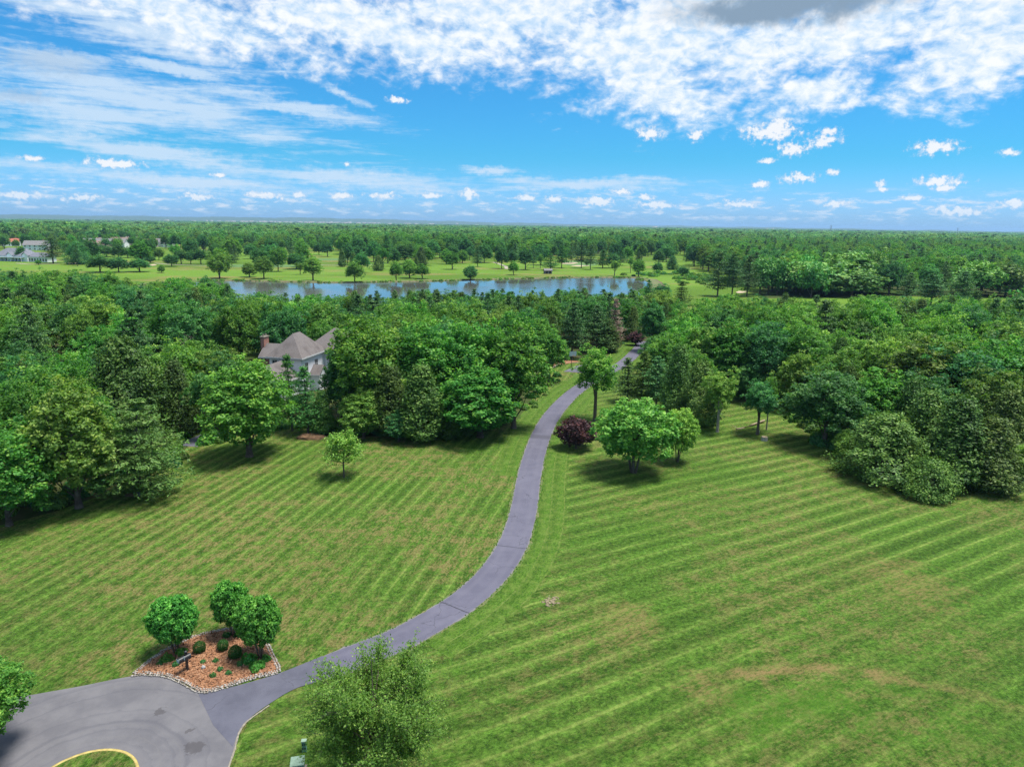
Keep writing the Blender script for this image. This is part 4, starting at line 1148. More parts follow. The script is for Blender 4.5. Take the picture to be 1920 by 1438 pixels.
NEAR += [
 ('lime_green_tree', 'lime', 'light', 645, 895, 808, 86, 1.05, 'small lime green tree alone on the left lawn'),
 ('birch_tree', 'birch', 'light', 1188, 886, 748, 165, 1.0, 'large light green birch on the right lawn beside the purple tree'),
 ('birch_tree', 'birch', 'light', 1270, 866, 763, 76, 1.15, 'narrow light green birch right of the large one'),
 ('purple_leaf_tree', 'purple', 'purple', 1080, 841, 782, 82, 0.72, 'round purple leaved tree touching the driveway bend'),
 ('arborvitae', 'arbor', 'cedar', 1736, 930, 864, 104, 1.3, 'low rounded arborvitae standing out from the cedars on the right'),
 ('crape_myrtle', 'crape', 'crape', 330, 1227, 1121, 93, 1.25, 'ball crowned crape myrtle at the left end of the mulch bed'),
 ('crape_myrtle', 'crape', 'crape', 437, 1193, 1092, 74, 1.15, 'ball crowned crape myrtle at the back of the mulch bed'),
 ('crape_myrtle', 'crape', 'crape', 488, 1236, 1120, 88, 1.25, 'ball crowned crape myrtle at the right end of the mulch bed'),
 ('elm_tree', 'elm', 'oak', 706, 1500, 1204, 240, 1.02, 'feathery open tree in the foreground overhanging the driveway'),
 ('maple_tree', 'near_maple', 'maple', -52, 1440, 1248, 250, 1.0, 'leafy branch ends of a tree cut by the left edge beside the cul-de-sac'),
]
PALE = {'thin tree with a pale trunk left of the fallen log', 'thin crooked tree behind the fallen log'}
for i, (nm, pk, lk, fx, fy, ty, wp, tone, lab) in enumerate(NEAR):
    b = P(fx, fy)
    H = height_for(b.x, b.y, ty)
    f = proj(b.x, b.y, H * 0.6)[2]
    W = wp * f / FPX
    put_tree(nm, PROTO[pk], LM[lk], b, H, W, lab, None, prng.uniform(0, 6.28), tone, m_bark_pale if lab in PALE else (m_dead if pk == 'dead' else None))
    PLACED.append((b.x, b.y, H, W / 2))

# golf course trees, foot / top / width in photo pixels
GOLF = [(412, 523, 470, 52, 'broad_c', 'oak', 1.1, 'spreading pale tree on the pond shore near its left end'),
 (495, 523, 479, 38, 'broad_b', 'oak', 1.1, 'taller of two trees side by side on the far pond shore'), (468, 520, 491, 30, 'broad_e', 'oak', 1.1, 'shorter of two trees side by side on the far pond shore'),
 (587, 527, 476, 42, 'broad_d', 'oak', 1.2, 'ragged light tree on the far shore before a dark round tree'), (556, 505, 474, 42, 'broad_c', 'deep', 0.9, 'dark round tree behind the ragged light tree on the shore'), (563, 515, 492, 18, 'airy', 'oak', 1.2, 'little tree between the dark round tree and the water'),
 (303, 512, 497, 15, 'broad_e', 'maple', 1.0, 'tiny round tree alone on the fairway left of the pond'), (322, 500, 477, 28, 'broad_a', 'deep', 1.0, 'round tree right behind the tiny fairway tree'),
 (147, 496, 456, 40, 'cedar_c', 'deep', 1.0, 'dark conical evergreen right of the clubhouse'), (188, 511, 476, 50, 'broad_c', 'deep', 1.0, 'broad dark tree below the row of houses'), (223, 511, 482, 36, 'broad_a', 'deep', 1.05, 'round tree just right of the broad dark tree'),
 (262, 510, 484, 42, 'broad_b', 'deep', 1.15, 'blue green tree above the bunker left of the pond'), (282, 493, 480, 20, 'broad_e', 'deep', 0.9, 'low round tree beside the left bunker'), (268, 488, 466, 20, 'cedar_c', 'deep', 0.9, 'pointed tree below the row of houses'),
 (240, 484, 466, 27, 'broad_c', 'deep', 0.75, 'very dark round tree below the row of houses'), (200, 482, 461, 36, 'broad_a', 'deep', 0.8, 'dark wide tree in front of the tan houses'), (100, 494, 447, 44, 'pine_b', 'pine', 0.9, 'tall pine hiding the right end of the clubhouse'),
 (42, 490, 461, 20, 'broad_e', 'deep', 0.85, 'small dark tree in front of the clubhouse porch'), (72, 497, 488, 11, 'broad_e', 'maple', 1.0, 'small clipped tree on the clubhouse lawn'), (174, 474, 462, 16, 'broad_e', 'maple', 1.0, 'little round tree near the tan houses'),
 (340, 496, 467, 28, 'broad_d', 'deep', 0.95, 'first of the row of dark trees left of the shore tree'), (358, 496, 470, 24, 'broad_b', 'deep', 0.9, 'second of the row of dark trees left of the shore tree'), (377, 496, 466, 28, 'broad_d', 'deep', 0.9, 'third of the row of dark trees left of the shore tree'),
 (298, 488, 466, 20, 'broad_a', 'maple', 0.9, 'tree at the left end of the upper fairway'), (417, 471, 459, 26, 'broad_c', 'deep', 0.9, 'low wide tree at the back of the upper fairway'), (465, 472, 454, 18, 'broad_e', 'oak', 1.0, 'single round tree standing forward on the upper fairway'),
 (665, 530, 488, 38, 'broad_c', 'oak', 1.1, 'leafy tree on the far shore at the pond middle'), (743, 527, 489, 28, 'broad_b', 'maple', 1.0, 'left of three trees in a line on the far shore'), (768, 522, 484, 32, 'broad_e', 'oak', 1.15, 'middle one of three trees in a line on the far shore'), (792, 523, 494, 30, 'broad_b', 'maple', 1.0, 'right of three trees in a line on the far shore'),
 (710, 508, 481, 19, 'cedar_c', 'cedar', 1.0, 'small cone shaped evergreen behind the three shore trees'), (882, 526, 497, 30, 'broad_e', 'deep', 1.1, 'bushy round tree at the water edge'), (963, 516, 489, 22, 'broad_b', 'maple', 1.0, 'small tree near the cart path bend'),
 (727, 494, 442, 28, 'pine_b', 'deep', 0.85, 'tall dark tree with two stems above the fairway'), (760, 496, 453, 46, 'broad_d', 'deep', 0.95, 'large tree right of the tall dark one'), (795, 498, 460, 40, 'broad_c', 'maple', 0.95, 'wide tree at the left of the fairway opening'), (677, 488, 461, 30, 'broad_a', 'deep', 0.85, 'dark tree at the left back of the fairway'),
 (837, 496, 466, 24, 'broad_e', 'maple', 1.0, 'left round tree in the fairway opening'), (867, 494, 468, 24, 'broad_e', 'maple', 1.05, 'second round tree in the fairway opening'), (908, 493, 456, 32, 'broad_a', 'deep', 0.95, 'largest round tree in the fairway opening'), (852, 488, 464, 18, 'broad_b', 'maple', 1.0, 'tree behind the two round fairway trees'), (880, 488, 463, 20, 'broad_b', 'deep', 1.0, 'tree left of the largest round fairway tree'),
 (985, 506, 464, 32, 'broad_d', 'deep', 0.9, 'tall dense tree left of the shelter'), (1000, 503, 466, 14, 'pine_b', 'pine', 0.9, 'thin pine left of the shelter'), (1013, 504, 475, 13, 'airy', 'oak', 1.1, 'slim light tree left of the shelter'), (1032, 507, 476, 30, 'pine_a', 'deep', 0.85, 'dark tree right behind the shelter'), (1053, 503, 462, 28, 'pine_b', 'deep', 0.9, 'tree beside the sand bunkers'), (1090, 503, 456, 28, 'pine_b', 'pine', 1.0, 'tall bare stemmed pine between the bunkers'), (1100, 499, 488, 7, 'broad_e', 'maple', 1.0, 'tiny tree on the putting green'),
 (1130, 503, 470, 32, 'pine_a', 'deep', 0.9, 'dark left tree of the clump right of the green'), (1148, 503, 474, 26, 'broad_a', 'deep', 0.9, 'dark middle tree of the clump right of the green'), (1163, 498, 466, 28, 'pine_a', 'deep', 0.85, 'dark right tree of the clump right of the green'), (1152, 518, 486, 22, 'airy', 'oak', 1.2, 'wispy tree on the shore right of the shelter'), (1197, 519, 486, 28, 'broad_d', 'maple', 0.95, 'upright tree at the right end of the pond'), (1182, 512, 478, 14, 'airy', 'oak', 1.2, 'slim yellowish tree beside the upright pond tree'),
 (1233, 513, 492, 22, 'broad_c', 'deep', 0.9, 'round dark bush beyond the right end of the pond'), (1260, 506, 482, 20, 'cedar_c', 'deep', 0.85, 'pointed dark bush beyond the right end of the pond'), (1280, 518, 500, 24, 'broad_c', 'deep', 0.9, 'low dark thicket tree at the right of the pond'),
 (1197, 483, 451, 28, 'broad_d', 'deep', 0.95, 'tree at the left of the tan field'), (1215, 481, 450, 28, 'broad_a', 'deep', 0.95, 'tree at the back of the tan field'), (1253, 484, 452, 34, 'pine_b', 'deep', 0.9, 'open stemmed tree at the right of the tan field'),
 (1345, 556, 474, 46, 'pine_a', 'pine', 0.85, 'left dark pine of the group beyond the bare tree'), (1372, 558, 478, 44, 'pine_b', 'pine', 0.8, 'middle dark pine of the group beyond the bare tree'), (1400, 556, 480, 40, 'pine_a', 'pine', 0.85, 'right dark pine of the group beyond the bare tree'),
 (1466, 546, 474, 44, 'airy', 'oak', 1.1, 'open tree with a pale forked trunk beyond the right wood'), (1440, 552, 490, 36, 'broad_b', 'maple', 0.9, 'yellowish tree beside the right dark pine'), (1487, 548, 492, 22, 'pine_b', 'dry', 1.0, 'greyish dead looking pine beyond the right wood'), (1558, 552, 478, 44, 'pine_b', 'oak', 1.0, 'light tree at the edge of the right clearing'), (1600, 548, 486, 34, 'broad_d', 'deep', 0.9, 'dark tree at the clearing in the right wood'),
 (1665, 556, 484, 54, 'broad_c', 'deep', 0.85, 'very dark tree right of the clearing'), (1700, 566, 512, 40, 'pine_b', 'pine', 1.0, 'pale pine right of the clearing'), (1745, 572, 514, 56, 'pine_b', 'pine', 1.05, 'wide pale pine over the right wood'), (1800, 576, 510, 50, 'pine_b', 'pine', 1.1, 'rightmost pale pine over the right wood'), (1275, 585, 528, 40, 'pine_a', 'cedar', 1.0, 'olive pine left of the bare tree'), (1240, 572, 530, 40, 'broad_b', 'deep', 0.95, 'dark tree hiding the right end of the water'), (1215, 578, 526, 26, 'pine_b', 'deep', 0.85, 'thin open pine in front of the right end of the water'),
]
NM = {'broad': 'broadleaf_tree', 'airy': 'broadleaf_tree', 'pine': 'pine_tree', 'cedar': 'cedar_tree'}
for (fx, fy, ty, wp, pk, lk, tone, lab) in GOLF:
    b = P(fx, fy); H = height_for(b.x, b.y, ty - 1.5); f = proj(b.x, b.y, H / 2)[2]; W = wp * f / FPX * 1.15
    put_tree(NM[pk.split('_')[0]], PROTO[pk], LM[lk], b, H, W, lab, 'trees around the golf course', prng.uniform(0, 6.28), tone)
    PLACED.append((b.x, b.y, H, W / 2))

# ---- woods: spread trees inside the wooded ground, find the ones in view
def gpoly(px): return [P(*q) for q in px]
ZONES = [
 ('left', gpoly([(-300, 1010), (-20, 955), (100, 925), (225, 890), (330, 812), (420, 785), (600, 775), (640, 770), (640, 584), (420, 582), (250, 566), (-350, 572)]), 7.6, (13.0, 18.0), (0.76, 0.13), 'wood left of the house'),
 ('middle', gpoly([(640, 785), (880, 775), (985, 715), (1040, 672), (1070, 655), (1190, 640), (1190, 588), (900, 586), (640, 590)]), 6.4, (12.0, 16.0), (0.45, 0.15), 'wood between house and pond'),
 ('right', gpoly([(1205, 672), (1250, 700), (1300, 730), (1480, 740), (1570, 805), (1690, 862), (1920, 870), (2300, 890), (2300, 618), (1500, 612), (1330, 618), (1225, 600)]), 7.4, (13.5, 18.0), (0.80, 0.12), 'wood right of the driveway'),
 ('beyond', gpoly([(1425, 546), (1300, 500), (1290, 466), (1600, 462), (2300, 478), (2300, 552), (1900, 552), (1700, 556), (1640, 540), (1560, 536)]), 11.5, (15.0, 21.0), (0.75, 0.05), 'wood beyond the right clearing'),
 ('belt', gpoly([(640, 480), (640, 464), (1290, 468), (1290, 481), (1180, 478), (1060, 484), (1000, 490), (900, 484), (760, 488)]), 13.0, (16.0, 24.0), (0.85, 0.05), 'tree belt behind the fairways'),
 ('back', gpoly([(300, 466), (390, 460), (640, 460), (640, 474), (500, 471), (400, 474)]), 15.0, (13.0, 20.0), (0.85, 0.05), 'line behind the upper fairway'),
 ('dots', gpoly([(120, 500), (130, 480), (330, 476), (640, 476), (700, 490), (1000, 492), (1290, 484), (1270, 500), (1000, 510), (640, 512), (420, 508)]), 36.0, (13.0, 21.0), (0.80, 0.06), 'open fairways'),
 ('homes', gpoly([(-200, 492), (-200, 448), (330, 449), (330, 462), (300, 470), (130, 474), (60, 466), (-40, 468)]), 20.0, (10.0, 16.0), (0.9, 0.05), 'trees among the clubhouse homes'),
]
HOUSE_KEEP = [(P(560, 735).x, P(560, 735).y, 15.0), (48.0, 152.0, 7.0)]
CAPX = [-200, 60, 200, 270, 330, 400, 440, 640, 660, 790, 810, 1190, 1230, 1290, 1340, 1920]
CAPY = [500, 502, 510, 536, 512, 512, 552, 558, 546, 546, 548, 548, 536, 572, 554, 554]
SIGHT = [(486, 618, 128)]                 # keep the line of sight to the house walls open
rng = np.random.default_rng(2024)
cand = []
grid = {}
def near_any(x, y, d):
    gx, gy = int(x // 8), int(y // 8)
    for i in range(gx - 2, gx + 3):
        for j in range(gy - 2, gy + 3):
            for (a, b) in grid.get((i, j), ()):
                if (a - x) ** 2 + (b - y) ** 2 < d * d: return True
    return False
def reg(x, y): grid.setdefault((int(x // 8), int(y // 8)), []).append((x, y))
for (x, y, H, r_) in PLACED: reg(x, y)
for zi, (zn, poly, sp, hr, (pb, pc), phrase) in enumerate(ZONES):
    xs = [q.x for q in poly]; ys = [q.y for q in poly]
    tries = int((max(xs) - min(xs)) * (max(ys) - min(ys)) / (sp * sp) * 4.0)
    for _ in range(tries):
        x, y = rng.uniform(min(xs), max(xs)), rng.uniform(min(ys), max(ys))
        if abs(x) > y * 0.80 + 12 or not inside(x, y, poly): continue
        d = sp * (0.75 if y < 130 else 1.0) * rng.uniform(0.85, 1.2)
        if near_any(x, y, d): continue
        if any((x - a) ** 2 + (y - b) ** 2 < r_ * r_ for a, b, r_ in HOUSE_KEEP): continue
        if zn == 'homes' and any((x - a) ** 2 + (y - b) ** 2 < 20 ** 2 for a, b in HOMES_XY): continue
        H = rng.uniform(*hr)
        u = rng.uniform()
        if zn == 'middle' and y < 170: u *= 0.5
        kind = 'broad' if u < pb else ('cedar' if u < pb + pc else 'pine')
        if kind == 'cedar': H *= 0.78
        if y < 130 and zn == 'left': H *= 0.85
        pxx, pyy, f = proj(x, y, H)
        if any(a < pxx < b and y < dd for a, b, dd in SIGHT): continue
        # the canopy stays below the water, the fairways and the clearing
        if y < 300:
            cap = float(np.interp(pxx, CAPX, CAPY)) + rng.uniform(-9, 12)
            if pyy < cap: H = max(5.0, height_for(x, y, cap))
        W = {'broad': H * rng.uniform(0.66, 0.98), 'cedar': H * rng.uniform(0.40, 0.58), 'pine': H * rng.uniform(0.46, 0.66)}[kind]
        reg(x, y)
        cand.append([x, y, H, W, kind, zi])
# which of them are in view: a coarse picture painted from near to far
GX, GY, CS = 480, 360, 4
mask = np.zeros((GY, GX), bool)
allt = [(x, y, H, r_, -1) for (x, y, H, r_) in PLACED] + [(c_[0], c_[1], c_[2], c_[3] / 2, i) for i, c_ in enumerate(cand)]
allt.sort(key=lambda q: q[0] ** 2 + q[1] ** 2)
seen = {}
yy, xx = np.mgrid[0:GY, 0:GX]
for (x, y, H, r_, i) in allt:
    tx, ty, f = proj(x, y, H); bx_, by_, _ = proj(x, y, H * 0.12)
    cx, cy = (tx + bx_) / 2 / CS, (ty + by_) / 2 / CS
    rx, ry = max(r_ * FPX / f / CS, 0.4), max((by_ - ty) / 2 / CS, 0.4)
    x0, x1, y0, y1 = int(max(cx - rx, 0)), int(min(cx + rx + 2, GX)), int(max(cy - ry, 0)), int(min(cy + ry + 2, GY))
    if x1 <= x0 or y1 <= y0: 
        if i >= 0: seen[i] = 0
        continue
    sub = ((xx[y0:y1, x0:x1] - cx) / rx) ** 2 + ((yy[y0:y1, x0:x1] - cy) / ry) ** 2 < 1
    n = int((sub & ~mask[y0:y1, x0:x1]).sum())
    if i >= 0: seen[i] = n
    mask[y0:y1, x0:x1] |= sub & (rng.uniform(size=sub.shape) < 0.93)
order = sorted(range(len(cand)), key=lambda i: -seen[i])
chosen, nb_ = [], {'broad': 0, 'cedar': 0, 'pine': 0}
LIM = {'broad': 215, 'cedar': 120, 'pine': 150}
for i in order:
    k = cand[i][4]
    if seen[i] >= 5 and nb_[k] < LIM[k]: chosen.append(i); nb_[k] += 1
chs = set(chosen)
ORD = ['first', 'second', 'third', 'fourth', 'fifth', 'sixth', 'seventh', 'eighth', 'ninth', 'tenth', 'eleventh', 'twelfth', 'thirteenth', 'fourteenth', 'fifteenth']
KINDW = {'broad': 'broadleaf tree', 'cedar': 'cedar', 'pine': 'pine'}
PR = {'broad': ['broad_a', 'broad_b', 'broad_c', 'broad_d', 'broad_a', 'broad_b', 'broad_c', 'airy'], 'cedar': ['cedar_a', 'cedar_b', 'cedar_c'], 'pine': ['pine_a', 'pine_b', 'pine_a']}
for zi, z in enumerate(ZONES):
    for kind in ('broad', 'cedar', 'pine'):
        mem = sorted([i for i in chosen if cand[i][5] == zi and cand[i][4] == kind], key=lambda i: cand[i][1])
        nrow = max(1, math.ceil(len(mem) / 13))
        per = math.ceil(len(mem) / nrow) if mem else 1
        for r_ in range(nrow):
            row = sorted(mem[r_ * per:(r_ + 1) * per], key=lambda i: proj(cand[i][0], cand[i][1], 8)[0])
            for k, i in enumerate(row):
                x, y, H, W, _, _ = cand[i]
                pk = PR[kind][rng.integers(len(PR[kind]))]
                if kind == 'broad':
                    lk = ['maple', 'maple', 'oak', 'deep'][rng.integers(4)]
                    if zi in (4, 5, 6, 7): lk = ['deep', 'maple', 'deep'][rng.integers(3)]
                    if zi == 3: lk = ['oak', 'maple', 'deep', 'oak'][rng.integers(4)]
                else: lk = kind
                tone = rng.uniform(0.78, 1.15)
                look = {'maple': 'bright green', 'oak': 'light green', 'deep': 'deep green', 'cedar': 'olive', 'pine': 'dark'}[lk]
                rowname = '' if nrow == 1 else (' front row,' if r_ == 0 else (' rearmost row,' if r_ == nrow - 1 else ' ' + ORD[r_] + ' row,'))
                lab = f'{look} {KINDW[kind]}, {ORD[k]} {"broadleaf" if kind == "broad" else kind} from left,{rowname} {z[5]}'
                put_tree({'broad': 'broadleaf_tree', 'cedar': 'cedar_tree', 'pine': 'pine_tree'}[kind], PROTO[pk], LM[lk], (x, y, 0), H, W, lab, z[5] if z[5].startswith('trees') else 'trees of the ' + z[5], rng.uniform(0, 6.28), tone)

# ------------------------------------------------------------------ masses nobody could count
def joined(crown, trunk, mats):
    bm = bmesh.new(); bm.from_mesh(crown); n = len(bm.faces)
    if trunk is not None:
        bm.from_mesh(trunk); bm.faces.ensure_lookup_table()
        for f in bm.faces[n:]: f.material_index = 1
    me = bpy.data.meshes.new('stock'); bm.to_mesh(me); bm.free()
    for m in mats: me.materials.append(m)
    return me

def scatter(name, stock, pts, rot, scl, idx, label, cat):
    """one object that repeats the stock shapes at its points"""
    coll = bpy.data.collections.new(name + '_stock')
    for i, me in enumerate(stock):
        coll.objects.link(bpy.data.objects.new('%s_stock_%02d' % (name, i), me))
    me = bpy.data.meshes.new(name)
    me.vertices.add(len(pts)); me.vertices.foreach_set('co', np.asarray(pts, np.float32).ravel())
    for an, ty, val in (('rz', 'FLOAT', rot), ('scl', 'FLOAT_VECTOR', scl), ('pick', 'INT', idx)):
        a = me.attributes.new(an, ty, 'POINT')
        a.data.foreach_set('vector' if ty == 'FLOAT_VECTOR' else 'value', np.asarray(val, np.int32 if ty == 'INT' else np.float32).ravel())
    me.update()
    o = link(name, me)
    ng = bpy.data.node_groups.new(name, 'GeometryNodeTree')
    ng.interface.new_socket('Geometry', in_out='INPUT', socket_type='NodeSocketGeometry')
    ng.interface.new_socket('Geometry', in_out='OUTPUT', socket_type='NodeSocketGeometry')
    gi, go = ng.nodes.new('NodeGroupInput'), ng.nodes.new('NodeGroupOutput')
    ci = ng.nodes.new('GeometryNodeCollectionInfo'); ci.inputs['Collection'].default_value = coll
    ci.inputs['Separate Children'].default_value = True; ci.inputs['Reset Children'].default_value = True
    ip = ng.nodes.new('GeometryNodeInstanceOnPoints'); ip.inputs['Pick Instance'].default_value = True
    def na(n, t):
        q = ng.nodes.new('GeometryNodeInputNamedAttribute'); q.data_type = t; q.inputs['Name'].default_value = n; return q.outputs[0]
    cx = ng.nodes.new('ShaderNodeCombineXYZ'); er = ng.nodes.new('FunctionNodeEulerToRotation')
    L_ = ng.links.new
    L_(na('rz', 'FLOAT'), cx.inputs[2]); L_(cx.outputs[0], er.inputs[0]); L_(er.outputs[0], ip.inputs['Rotation'])
    L_(na('scl', 'FLOAT_VECTOR'), ip.inputs['Scale']); L_(na('pick', 'INT'), ip.inputs['Instance Index'])
    L_(gi.outputs[0], ip.inputs['Points']); L_(ci.outputs[0], ip.inputs['Instance']); L_(ip.outputs[0], go.inputs[0])
    md = o.modifiers.new('scatter', 'NODES'); md.node_group = ng
    o['kind'] = 'stuff'; o['label'] = label; o['category'] = cat
    return o

# the trees of the near woods that stand hidden behind the others
stock = [joined(PROTO[k][0], PROTO[k][1], (LM[m_], m_bark)) for k, m_ in (('broad_a', 'maple'), ('broad_b', 'oak'), ('broad_c', 'deep'), ('cedar_a', 'cedar'), ('pine_a', 'pine'), ('pine_b', 'pine'))]
dims = [(PROTO[k][2], PROTO[k][3]) for k in ('broad_a', 'broad_b', 'broad_c', 'cedar_a', 'pine_a', 'pine_b')]
pts, rot, scl, idx = [], [], [], []
for i, (x, y, H, W, kind, zi) in enumerate(cand):
    if i in chs: continue
    k = {'broad': rng.integers(0, 3), 'cedar': 3, 'pine': rng.integers(4, 6)}[kind]
    pts.append((x, y, 0)); rot.append(rng.uniform(0, 6.28)); idx.append(int(k))
    scl.append((W / 2 / dims[k][1], W / 2 / dims[k][1], H / dims[k][0]))
scatter('inner_woodland', stock, pts, rot, scl, idx, 'inner trees of the woods, seen only in gaps behind the front rows', 'woodland')
print('woods: candidates', len(cand), 'single', len(chosen), nb_, 'inner', len(pts))

# undergrowth along the wood edges and rough growth on the pond bank
bushes = []
for k, (m_, sd) in enumerate((('oak', 1), ('deep', 2), ('cedar', 3), ('maple', 4))):
    me = make_bush(60 + sd, 1.0, 0.9, 420, 0.30, True); me.materials.append(LM[m_]); bushes.append(me)
pts, rot, scl, idx = [], [], [], []
def along(px, n, spread, s0, s1, kinds=(0, 1, 2, 3), zf=(0.7, 1.2)):
    line = catmull([P(*q) for q in px], 8)
    seg = np.array([(b - a).length for a, b in zip(line[:-1], line[1:])]); cum = np.concatenate([[0], np.cumsum(seg)])
    for _ in range(n):
        t = rng.uniform(0, cum[-1]); i = min(int(np.searchsorted(cum, t)) - 1, len(seg) - 1); i = max(i, 0)
        q = line[i] + (line[i + 1] - line[i]) * ((t - cum[i]) / seg[i])
        s = rng.uniform(s0, s1)
        pts.append((q.x + rng.normal(0, spread), q.y + abs(rng.normal(0, spread)), 0)); rot.append(rng.uniform(0, 6.28)); scl.append((s, s, s * rng.uniform(*zf))); idx.append(int(rng.choice(kinds)))
along([(-100, 985), (60, 950), (150, 930), (240, 900), (330, 830)], 60, 2.0, 0.6, 1.6)
along([(620, 812), (700, 815), (800, 818), (860, 815)], 60, 1.2, 0.5, 1.4)
along([(1200, 690), (1290, 735), (1350, 740)], 30, 1.5, 0.5, 1.1)
along([(1480, 745), (1530, 795), (1580, 845), (1660, 878), (1760, 890), (1930, 895)], 130, 1.8, 0.7, 1.7)
along([(1060, 668), (1120, 655), (1190, 640)], 30, 1.5, 0.5, 1.2)
along([(1300, 738), (1380, 748), (1480, 752)], 60, 2.0, 0.8, 2.0)
along([(880, 808), (950, 790), (990, 750), (1030, 705)], 40, 1.2, 0.5, 1.1)
along([(400, 815), (470, 812), (540, 800), (620, 806)], 50, 1.5, 0.6, 1.5)
along(far_shore, 420, 2.2, 0.5, 1.5, (0, 0, 2, 3), (0.5, 1.0))
along([(q[0], q[1] + 1) for q in near_shore], 260, 2.5, 0.6, 1.5, (0, 1, 3))
along([(1215, 520), (1260, 515), (1310, 520), (1330, 535)], 90, 8.0, 1.0, 2.6, (0, 1, 3))
scatter('undergrowth', bushes, pts, rot, scl, idx, 'low leafy undergrowth along wood edges and pond bank', 'undergrowth')

# grass tufts creeping over the driveway edges
tufts = []
for k in range(3):
    r2 = np.random.default_rng(90 + k); nb2 = 26
    a = r2.uniform(0, 6.28, nb2); L = r2.uniform(0.10, 0.22, nb2); ln = r2.uniform(0.2, 0.9, nb2)
    C = np.stack([np.cos(a) * ln * 0.12, np.sin(a) * ln * 0.12, L * 0.5], 1)
    Tg = np.stack([np.cos(a) * ln, np.sin(a) * ln, np.ones(nb2)], 1)
    Nn = np.stack([np.cos(a), np.sin(a), np.full(nb2, 0.4)], 1)
    V2, F2, T2 = leaf_cards(C, Nn, L * 1.4, 0.035, r2, r2.uniform(0.2, 1.0, nb2), Tg, 0.0)
    me = np_mesh('tuft', V2, F2, T2); me.materials.append(LM['oak']); tufts.append(me)
pts, rot, scl, idx = [], [], [], []
for i in range(24, len(drive) - 1):
    t_ = (drive[i + 1] - drive[i]); n_ = Vector((-t_.y, t_.x, 0)).normalized()
    for sgn in (-1, 1):
        for _ in range(int(t_.length * 4)):
            q = drive[i] + t_ * rng.uniform() + n_ * sgn * (DW + abs(rng.normal(0, 0.16)) - 0.04)
            pts.append((q.x, q.y, 0.02)); rot.append(rng.uniform(0, 6.28)); s_ = rng.uniform(0.35, 0.85); scl.append((s_, s_, s_)); idx.append(int(rng.choice(3, p=(0.35, 0.3, 0.35))))
scatter('edge_grass', tufts, pts, rot, scl, idx, 'tufts of uncut grass creeping over the driveway edges', 'grass')

# forest reaching to the horizon
fstock = [joined(FAR[k][0], FAR[k][1], (LM['far'], m_bark)) for k in ('far_a', 'far_b', 'far_c', 'far_p')]
fd = [(FAR[k][2], FAR[k][3]) for k in ('far_a', 'far_b', 'far_c', 'far_p')]
golf_poly = [P(*q) for q in golf]
zpolys = [z[1] for z in ZONES]
def in_np(X, Y, poly):
    r_ = np.zeros(len(X), bool); j = len(poly) - 1
    for i in range(len(poly)):
        a, b = poly[i], poly[j]
        cnd = ((a.y > Y) != (b.y > Y)) & (X < (b.x - a.x) * (Y - a.y) / (b.y - a.y + 1e-12) + a.x)
        r_ ^= cnd; j = i
    return r_
X, Y, S = [], [], []
r_ = 330.0
while r_ < 15000:
    sp = max(13.5, r_ * 0.0088)
    th = np.arange(-R(47), R(47), sp / r_)
    th = th + rng.uniform(-0.45, 0.45, len(th)) * sp / r_
    rr = r_ + rng.uniform(-0.45, 0.45, len(th)) * sp
    X.append(rr * np.sin(th)); Y.append(rr * np.cos(th)); S.append(np.full(len(th), sp)); r_ += sp * 0.92
X, Y, S = map(np.concatenate, (X, Y, S))
ok = ~in_np(X, Y, golf_poly)
for zp in zpolys: ok &= ~in_np(X, Y, zp)
ok &= ~((Y < 640) & (X < 0))
for (a, b) in HOMES_XY: ok &= (X - a) ** 2 + (Y - b) ** 2 > 17 ** 2
# a few streets and gardens leave gaps in the canopy
gap = np.sin(X * 0.011 + 1.3 * np.sin(Y * 0.004)) * np.sin(Y * 0.007 + 0.8 * np.sin(X * 0.006)) > 0.80
ok &= ~(gap & (np.hypot(X, Y) < 5000))
X, Y, S = X[ok], Y[ok], S[ok]
n = len(X)
hn = 1 + 0.28 * np.sin(X * 0.013 + 2) * np.sin(Y * 0.009) + 0.10 * np.sin(X * 0.041) * np.cos(Y * 0.031)
H = rng.uniform(11.0, 20.0, n) * hn
W = np.maximum(S * 1.35, 14.0) * rng.uniform(0.8, 1.7, n)
kk = rng.choice(4, n, p=(0.33, 0.29, 0.28, 0.10))
pH = np.array([q[0] for q in fd])[kk]; pR = np.array([q[1] for q in fd])[kk]
scatter('distant_forest', fstock, np.stack([X, Y, np.zeros(n)], 1), rng.uniform(0, 6.28, n), np.stack([W / 2 / pR, W / 2 / pR, H / pH], 1), kk, 'unbroken green forest reaching to the horizon', 'forest')
print('forest', n)

